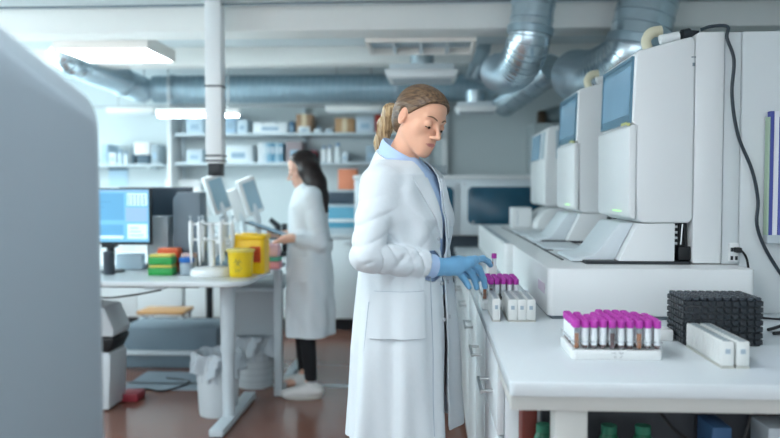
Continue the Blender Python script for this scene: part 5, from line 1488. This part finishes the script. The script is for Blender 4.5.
pa = np.array(ptl); Q_ = Field(pa.min(0)-.05, pa.max(0)+.05, .0028)
Q_.limb(ptl, [.017, .024, .026, .025, .017, .006], .018)
xx, yy, zz_ = Q_._box(Q_.lo, Q_.lo+Q_.h*Q_.n)[1]
Q_.g = (Q_.g+.0016*np.sin(520*xx+260*yy+30*zz_)+.0012*np.sin(800*xx-300*yy+14*zz_)).astype(np.float32)
Q_.g = np.minimum(Q_.g, Q_.big)
Q_.mesh('ponytail', blonde2, hair)
b = MB(); b.tube([HP((0, -.098, .012)), ptl[1]*.35+ptl[0]*.65], [.0195, .0195], 16); b.build('hair_tie', lash, hair)

# ================================================================ SECOND WOMAN, AT THE TABLE'S END
X2, Y2 = at(309, 300, 4.95).x, 4.95
W2 = thing('person', 'dark-haired woman in a white lab coat facing left with a tablet, farther away', 'person', (X2, Y2, 0))
f2 = (-.985, -.17); l2 = (.17, -.985)      # forward, her left
def L2(u, v, z, c=None): c = c or (X2, Y2); return np.array([c[0]+f2[0]*u+l2[0]*v, c[1]+f2[1]*u+l2[1]*v, z])
HR2 = frame(-80, 16, 0); HC2 = V(at(303, 169.5, 4.95))
B2_ = Field((X2-.40, Y2-.35, -.01), (X2+.30, Y2+.35, 1.68), .0055)
B2_.add(lambda P: head_field(to_local(P, HC2, HR2, 1.0)), HC2-.135, HC2+.135, 0, 0)
nk = L2(-.02, 0, 1.36)
B2_.limb([nk, HC2+HR2 @ np.array([0, -.02, -.06])], [.052, .045], .025)
B2_.add(lambda P: loft_field(P, [(.86, X2, Y2, .155, .10), (1.05, X2, Y2, .12, .085), (1.2, X2, Y2, .14, .10), (1.32, X2+.01, Y2, .155, .08), (1.37, X2+.015, Y2, .09, .055)], f2)[0], (X2-.25, Y2-.25, .85), (X2+.25, Y2+.25, 1.39), .04)
shl, shr = L2(-.02, .15, 1.315), L2(-.02, -.15, 1.315)
ell_, elr = V(at(320, 243, 4.80)), L2(-.03, -.19, 1.05)
wll, wrr = V(at(291, 238, 4.76)), V(at(289, 234, 5.05))
for sh, el, wr in ((shl, ell_, wll), (shr, elr, wrr)): B2_.limb([sh, el, wr], [.042, .035, .022], .03)
def hand2(F, w, d, nrm, g=0):
    d = np.array(d, float); d /= np.linalg.norm(d); n_ = np.array(nrm, float); n_ /= np.linalg.norm(n_); dn = np.cross(d, n_)
    ms = [w+d*.075+n_*o for o in (-.030, -.011, .010, .030)]
    F.limb([w, w+d*.04], [.026, .03], .02)
    for m_ in ms: F.limb([w+d*.02, m_], [.018, .013], .014)
    for i, m_ in enumerate(ms):
        L_ = (.05, .062, .068, .06)[i]; F.limb([m_, m_+d*L_*.5+dn*.006, m_+d*L_*.8+dn*.02, m_+d*L_*.9+dn*.036], [.011, .010, .009, .008], .003)
    F.limb([w+d*.02+n_*.02, w+d*.05+n_*.045, w+d*.075+n_*.05], [.015, .012, .010], .01)
hand2(B2_, wll, (-.8, -.0, -.15), (0, 1, .1)); hand2(B2_, wrr, (-.8, -.1, -.15), (0, -1, .1))
fa, fb = V((at(313, 390, 4.95).x, 4.86, .085)), V((at(306, 380, 5.2).x, 5.10, .085))
for s_, ft, hp2 in ((1, fa, L2(-.0, .085, .86)), (-1, fb, L2(0, -.085, .86))):
    B2_.limb([hp2, (hp2+ft)/2+np.array([-.025, 0, .02]), ft], [.08, .052, .034], .03)
    B2_.limb([ft+np.array([0, 0, -.03]), ft+np.array([-.13, -.02, -.055])], [.034, .026], .02)
B2_.mesh('body', [skin2, lips], W2, lambda ce: (lambda q: ((np.abs(q[:, 0]) < .02) & (q[:, 1] > .078) & (np.abs(q[:, 2]+.067) < .012)).astype(int))((ce-HC2) @ HR2))
face_details(W2, HC2, HR2, 1.0)
# coat
lv2 = [(1.405, X2+.022, Y2, .085, .07), (1.385, X2+.018, Y2, .12, .085), (1.35, X2+.012, Y2, .165, .105), (1.25, X2+.0, Y2, .175, .130), (1.13, X2-.0, Y2, .17, .130), (1.0, X2+.002, Y2, .18, .140),
       (.85, X2+.002, Y2, .195, .150), (.65, X2+.002, Y2, .205, .155), (.405, X2+.0, Y2, .215, .160)]
def folds2(th, z):
    dn = np.clip((1.12-z)/.6, 0, 1)
    return ((.010*np.sin(5*th+1.6+z)+.006*np.sin(8*th+.4-2*z))*dn+.003*np.sin(7*th+26*z)).astype(np.float32)
K_ = Field((X2-.42, Y2-.33, .40), (X2+.27, Y2+.33, 1.43), .0055)
K_.add(lambda P: loft_field(P, lv2, f2, folds2)[0], K_.lo, K_.lo+K_.h*K_.n, 0, 0)
for sh, el, wr, s_ in ((shl, ell_, wll, 1), (shr, elr, wrr, -1)):
    pts = [L2(-.02, s_*.10, 1.335), sh, (sh+el)/2, el, el*.12+wr*.88]; rs = [.052, .058, .053, .052, .044]
    for i in range(4):
        a, b, ra, rb = pts[i], pts[i+1], rs[i], rs[i+1]; m = max(ra, rb)
        K_.add(lambda P: limb_fold(P, a, b, ra, rb, .003 if i else 0, 60, i), np.minimum(a, b)-m, np.maximum(a, b)+m, .022)
o_ = K_.g.copy(); K_.g = np.maximum(o_, -(o_+.0105)).astype(np.float32)
for el, wr in ((ell_, wll), (elr, wrr)):
    ax = (wr-el)/np.linalg.norm(wr-el); q = el*.14+wr*.86
    K_.cut(lambda P: np.maximum(-((P[0]-q[0])*ax[0]+(P[1]-q[1])*ax[1]+(P[2]-q[2])*ax[2]), seg(P, q, q+ax*.02, .0485, .0485)), q-.085, q+.095, 0)
K_.g[:, :, :int((.415-K_.lo[2])/K_.h)] = K_.big
coat2 = K_.mesh('lab_coat', coat_m, W2, smooth=2)
# back belt, pocket, collar
g = []
for q in np.linspace(-1, 1, 31):
    t_ = math.radians(180-abs(q)*150)*(1 if q > 0 else -1); cu, sv = math.cos(t_), math.sin(t_); row = []
    for rr, dzz in ((.070, 0), (.075, .014), (.083, .010), (.098, -.014), (.104, -.03)):
        u, v_ = cu*rr*.9-.012, sv*rr; zb = 1.40-.022*cu
        row.append(np.array([X2+.010+f2[0]*u+l2[0]*v_, Y2+f2[1]*u+l2[1]*v_, zb+dzz]))
    g.append(row)
MB().sheet(g, .004).build('collar', coat_m, coat2, ang=60)
zb0, zb1 = at(330, 250, 4.95).z, at(330, 240, 4.95).z
g = [[L2(-(.150+.004)*math.cos(q), .190*math.sin(q), z_) for q in np.linspace(-1.1, 1.1, 16)] for z_ in (zb0, zb1)]
MB().sheet(g, .006).build('back_belt', coat_m, coat2, ang=60)
g = [[L2(.158*math.cos(q), .206*math.sin(q), z_) for q in np.linspace(.75, 1.55, 10)] for z_ in (.77, .93)]
MB().sheet(g, .004).build('pocket', coat_m, coat2, ang=60)
# leggings, shoes
T2 = Field((X2-.3, Y2-.3, .08), (X2+.3, Y2+.35, .95), .006)
for s_, ft, hp2 in ((1, fa, L2(-.0, .085, .86)), (-1, fb, L2(0, -.085, .86))):
    T2.limb([hp2, (hp2+ft)/2+np.array([-.025, 0, .02]), ft+np.array([0, 0, .05])], [.088, .060, .040], .03)
T2.mesh('leggings', mat('black_leggings', '15171b', .8), W2)
b = MB()
for ft in (fa, fb): MB().lathe([(.037, ft[2]+.0), (.036, ft[2]+.045)], (ft[0], ft[1], 0), 20).build('sock', mat('grey_sock', 'a9a9ac', .8), W2)
shoe(W2, fa, (-.99, -.14), shoe_w, sole_w, .245); shoe(W2, fb, (-.97, .24), shoe_w, sole_w, .245)
# long black hair
Hh = Field(HC2-np.array([.17, .17, .42]), HC2+np.array([.26, .17, .15]), .0045)
def hair2(P):
    x, y, z = to_local(P, HC2, HR2, 1.0); Q = (x, y, z)
    d = ell(Q, (0, -.014, .034), (.084, .104, .092))
    d = smin(d, ell(Q, (0, -.045, -.03), (.078, .062, .10)), .03)
    cutf = -(.80*y-.60*z-.002); d = smax(d, -np.maximum(cutf, -(y+.02)), .01)
    return d+.002*np.sin(60*np.arctan2(x, z+.05))
Hh.add(hair2, HC2-.2, HC2+.2, 0, 0)
Hh.limb([V(at(309, 170, 4.90)), V(at(316, 183, 4.88)), V(at(321, 197, 4.86)), V(at(326.5, 211, 4.86))], [.075, .066, .050, .014], .03)
def side_flat(P): return np.abs(P[1]-4.95)-.085
Hh.g = np.maximum(Hh.g, (np.abs(Hh._box(Hh.lo, Hh.lo+Hh.h*Hh.n)[1][1]-4.91)-.13)[:, :Hh.g.shape[1], :]).astype(np.float32)
Hh.g = np.minimum(Hh.g, Hh.big)
Hh.mesh('hair', blackh, W2)
# tablet in her hands
tc_ = V(at(269, 229.5, 4.88))
tb = thing('tablet_computer', 'thin dark tablet held by the dark-haired woman', 'tablet', tuple(tc_))
a_, c_ = at(249, 222, 4.9), at(292, 237.5, 4.9); ang_ = math.atan2(a_.z-c_.z, c_.x-a_.x)
Rt = Matrix.Rotation(ang_, 3, 'Y')
ln = (Vector(a_)-Vector(c_)).length
MB().box(tc_[0]-ln/2, tc_[0]+ln/2, 4.80, 4.99, tc_[2]-.004, tc_[2]+.004, .002, R=Rt).build('tablet_body', dark, tb)
MB().box(tc_[0]-ln/2+.01, tc_[0]+ln/2-.01, 4.81, 4.98, tc_[2]+.0041, tc_[2]+.0048, 0, R=Rt, piv=tuple(tc_)).build('screen', mat('tablet_screen', '8fb4c9', .2), tb)
# ================================================================ CAMERA, LIGHT, VIEW
cam = bpy.data.cameras.new('camera'); co = bpy.data.objects.new('camera', cam); COL.objects.link(co)
cam.sensor_width = 36; cam.lens = 36*FPX/780
M = Matrix((( _rt.x, _up.x, -_fw.x), (_rt.y, _up.y, -_fw.y), (_rt.z, _up.z, -_fw.z)))
co.rotation_euler = M.to_euler(); co.location = (0, 0, CAM_H)
cam.dof.use_dof = True; cam.dof.focus_distance = 2.55; cam.dof.aperture_fstop = 1.6
cam.clip_start = .02
SC.camera = co
w = bpy.data.worlds.new('world'); SC.world = w; w.use_nodes = True
w.node_tree.nodes['Background'].inputs[0].default_value = (.7, .85, 1, 1)
w.node_tree.nodes['Background'].inputs[1].default_value = .3
SC.view_settings.view_transform = 'Standard'; SC.view_settings.look = 'None'
SC.view_settings.exposure = .58; SC.view_settings.gamma = 1; SC.view_settings.use_curve_mapping = False
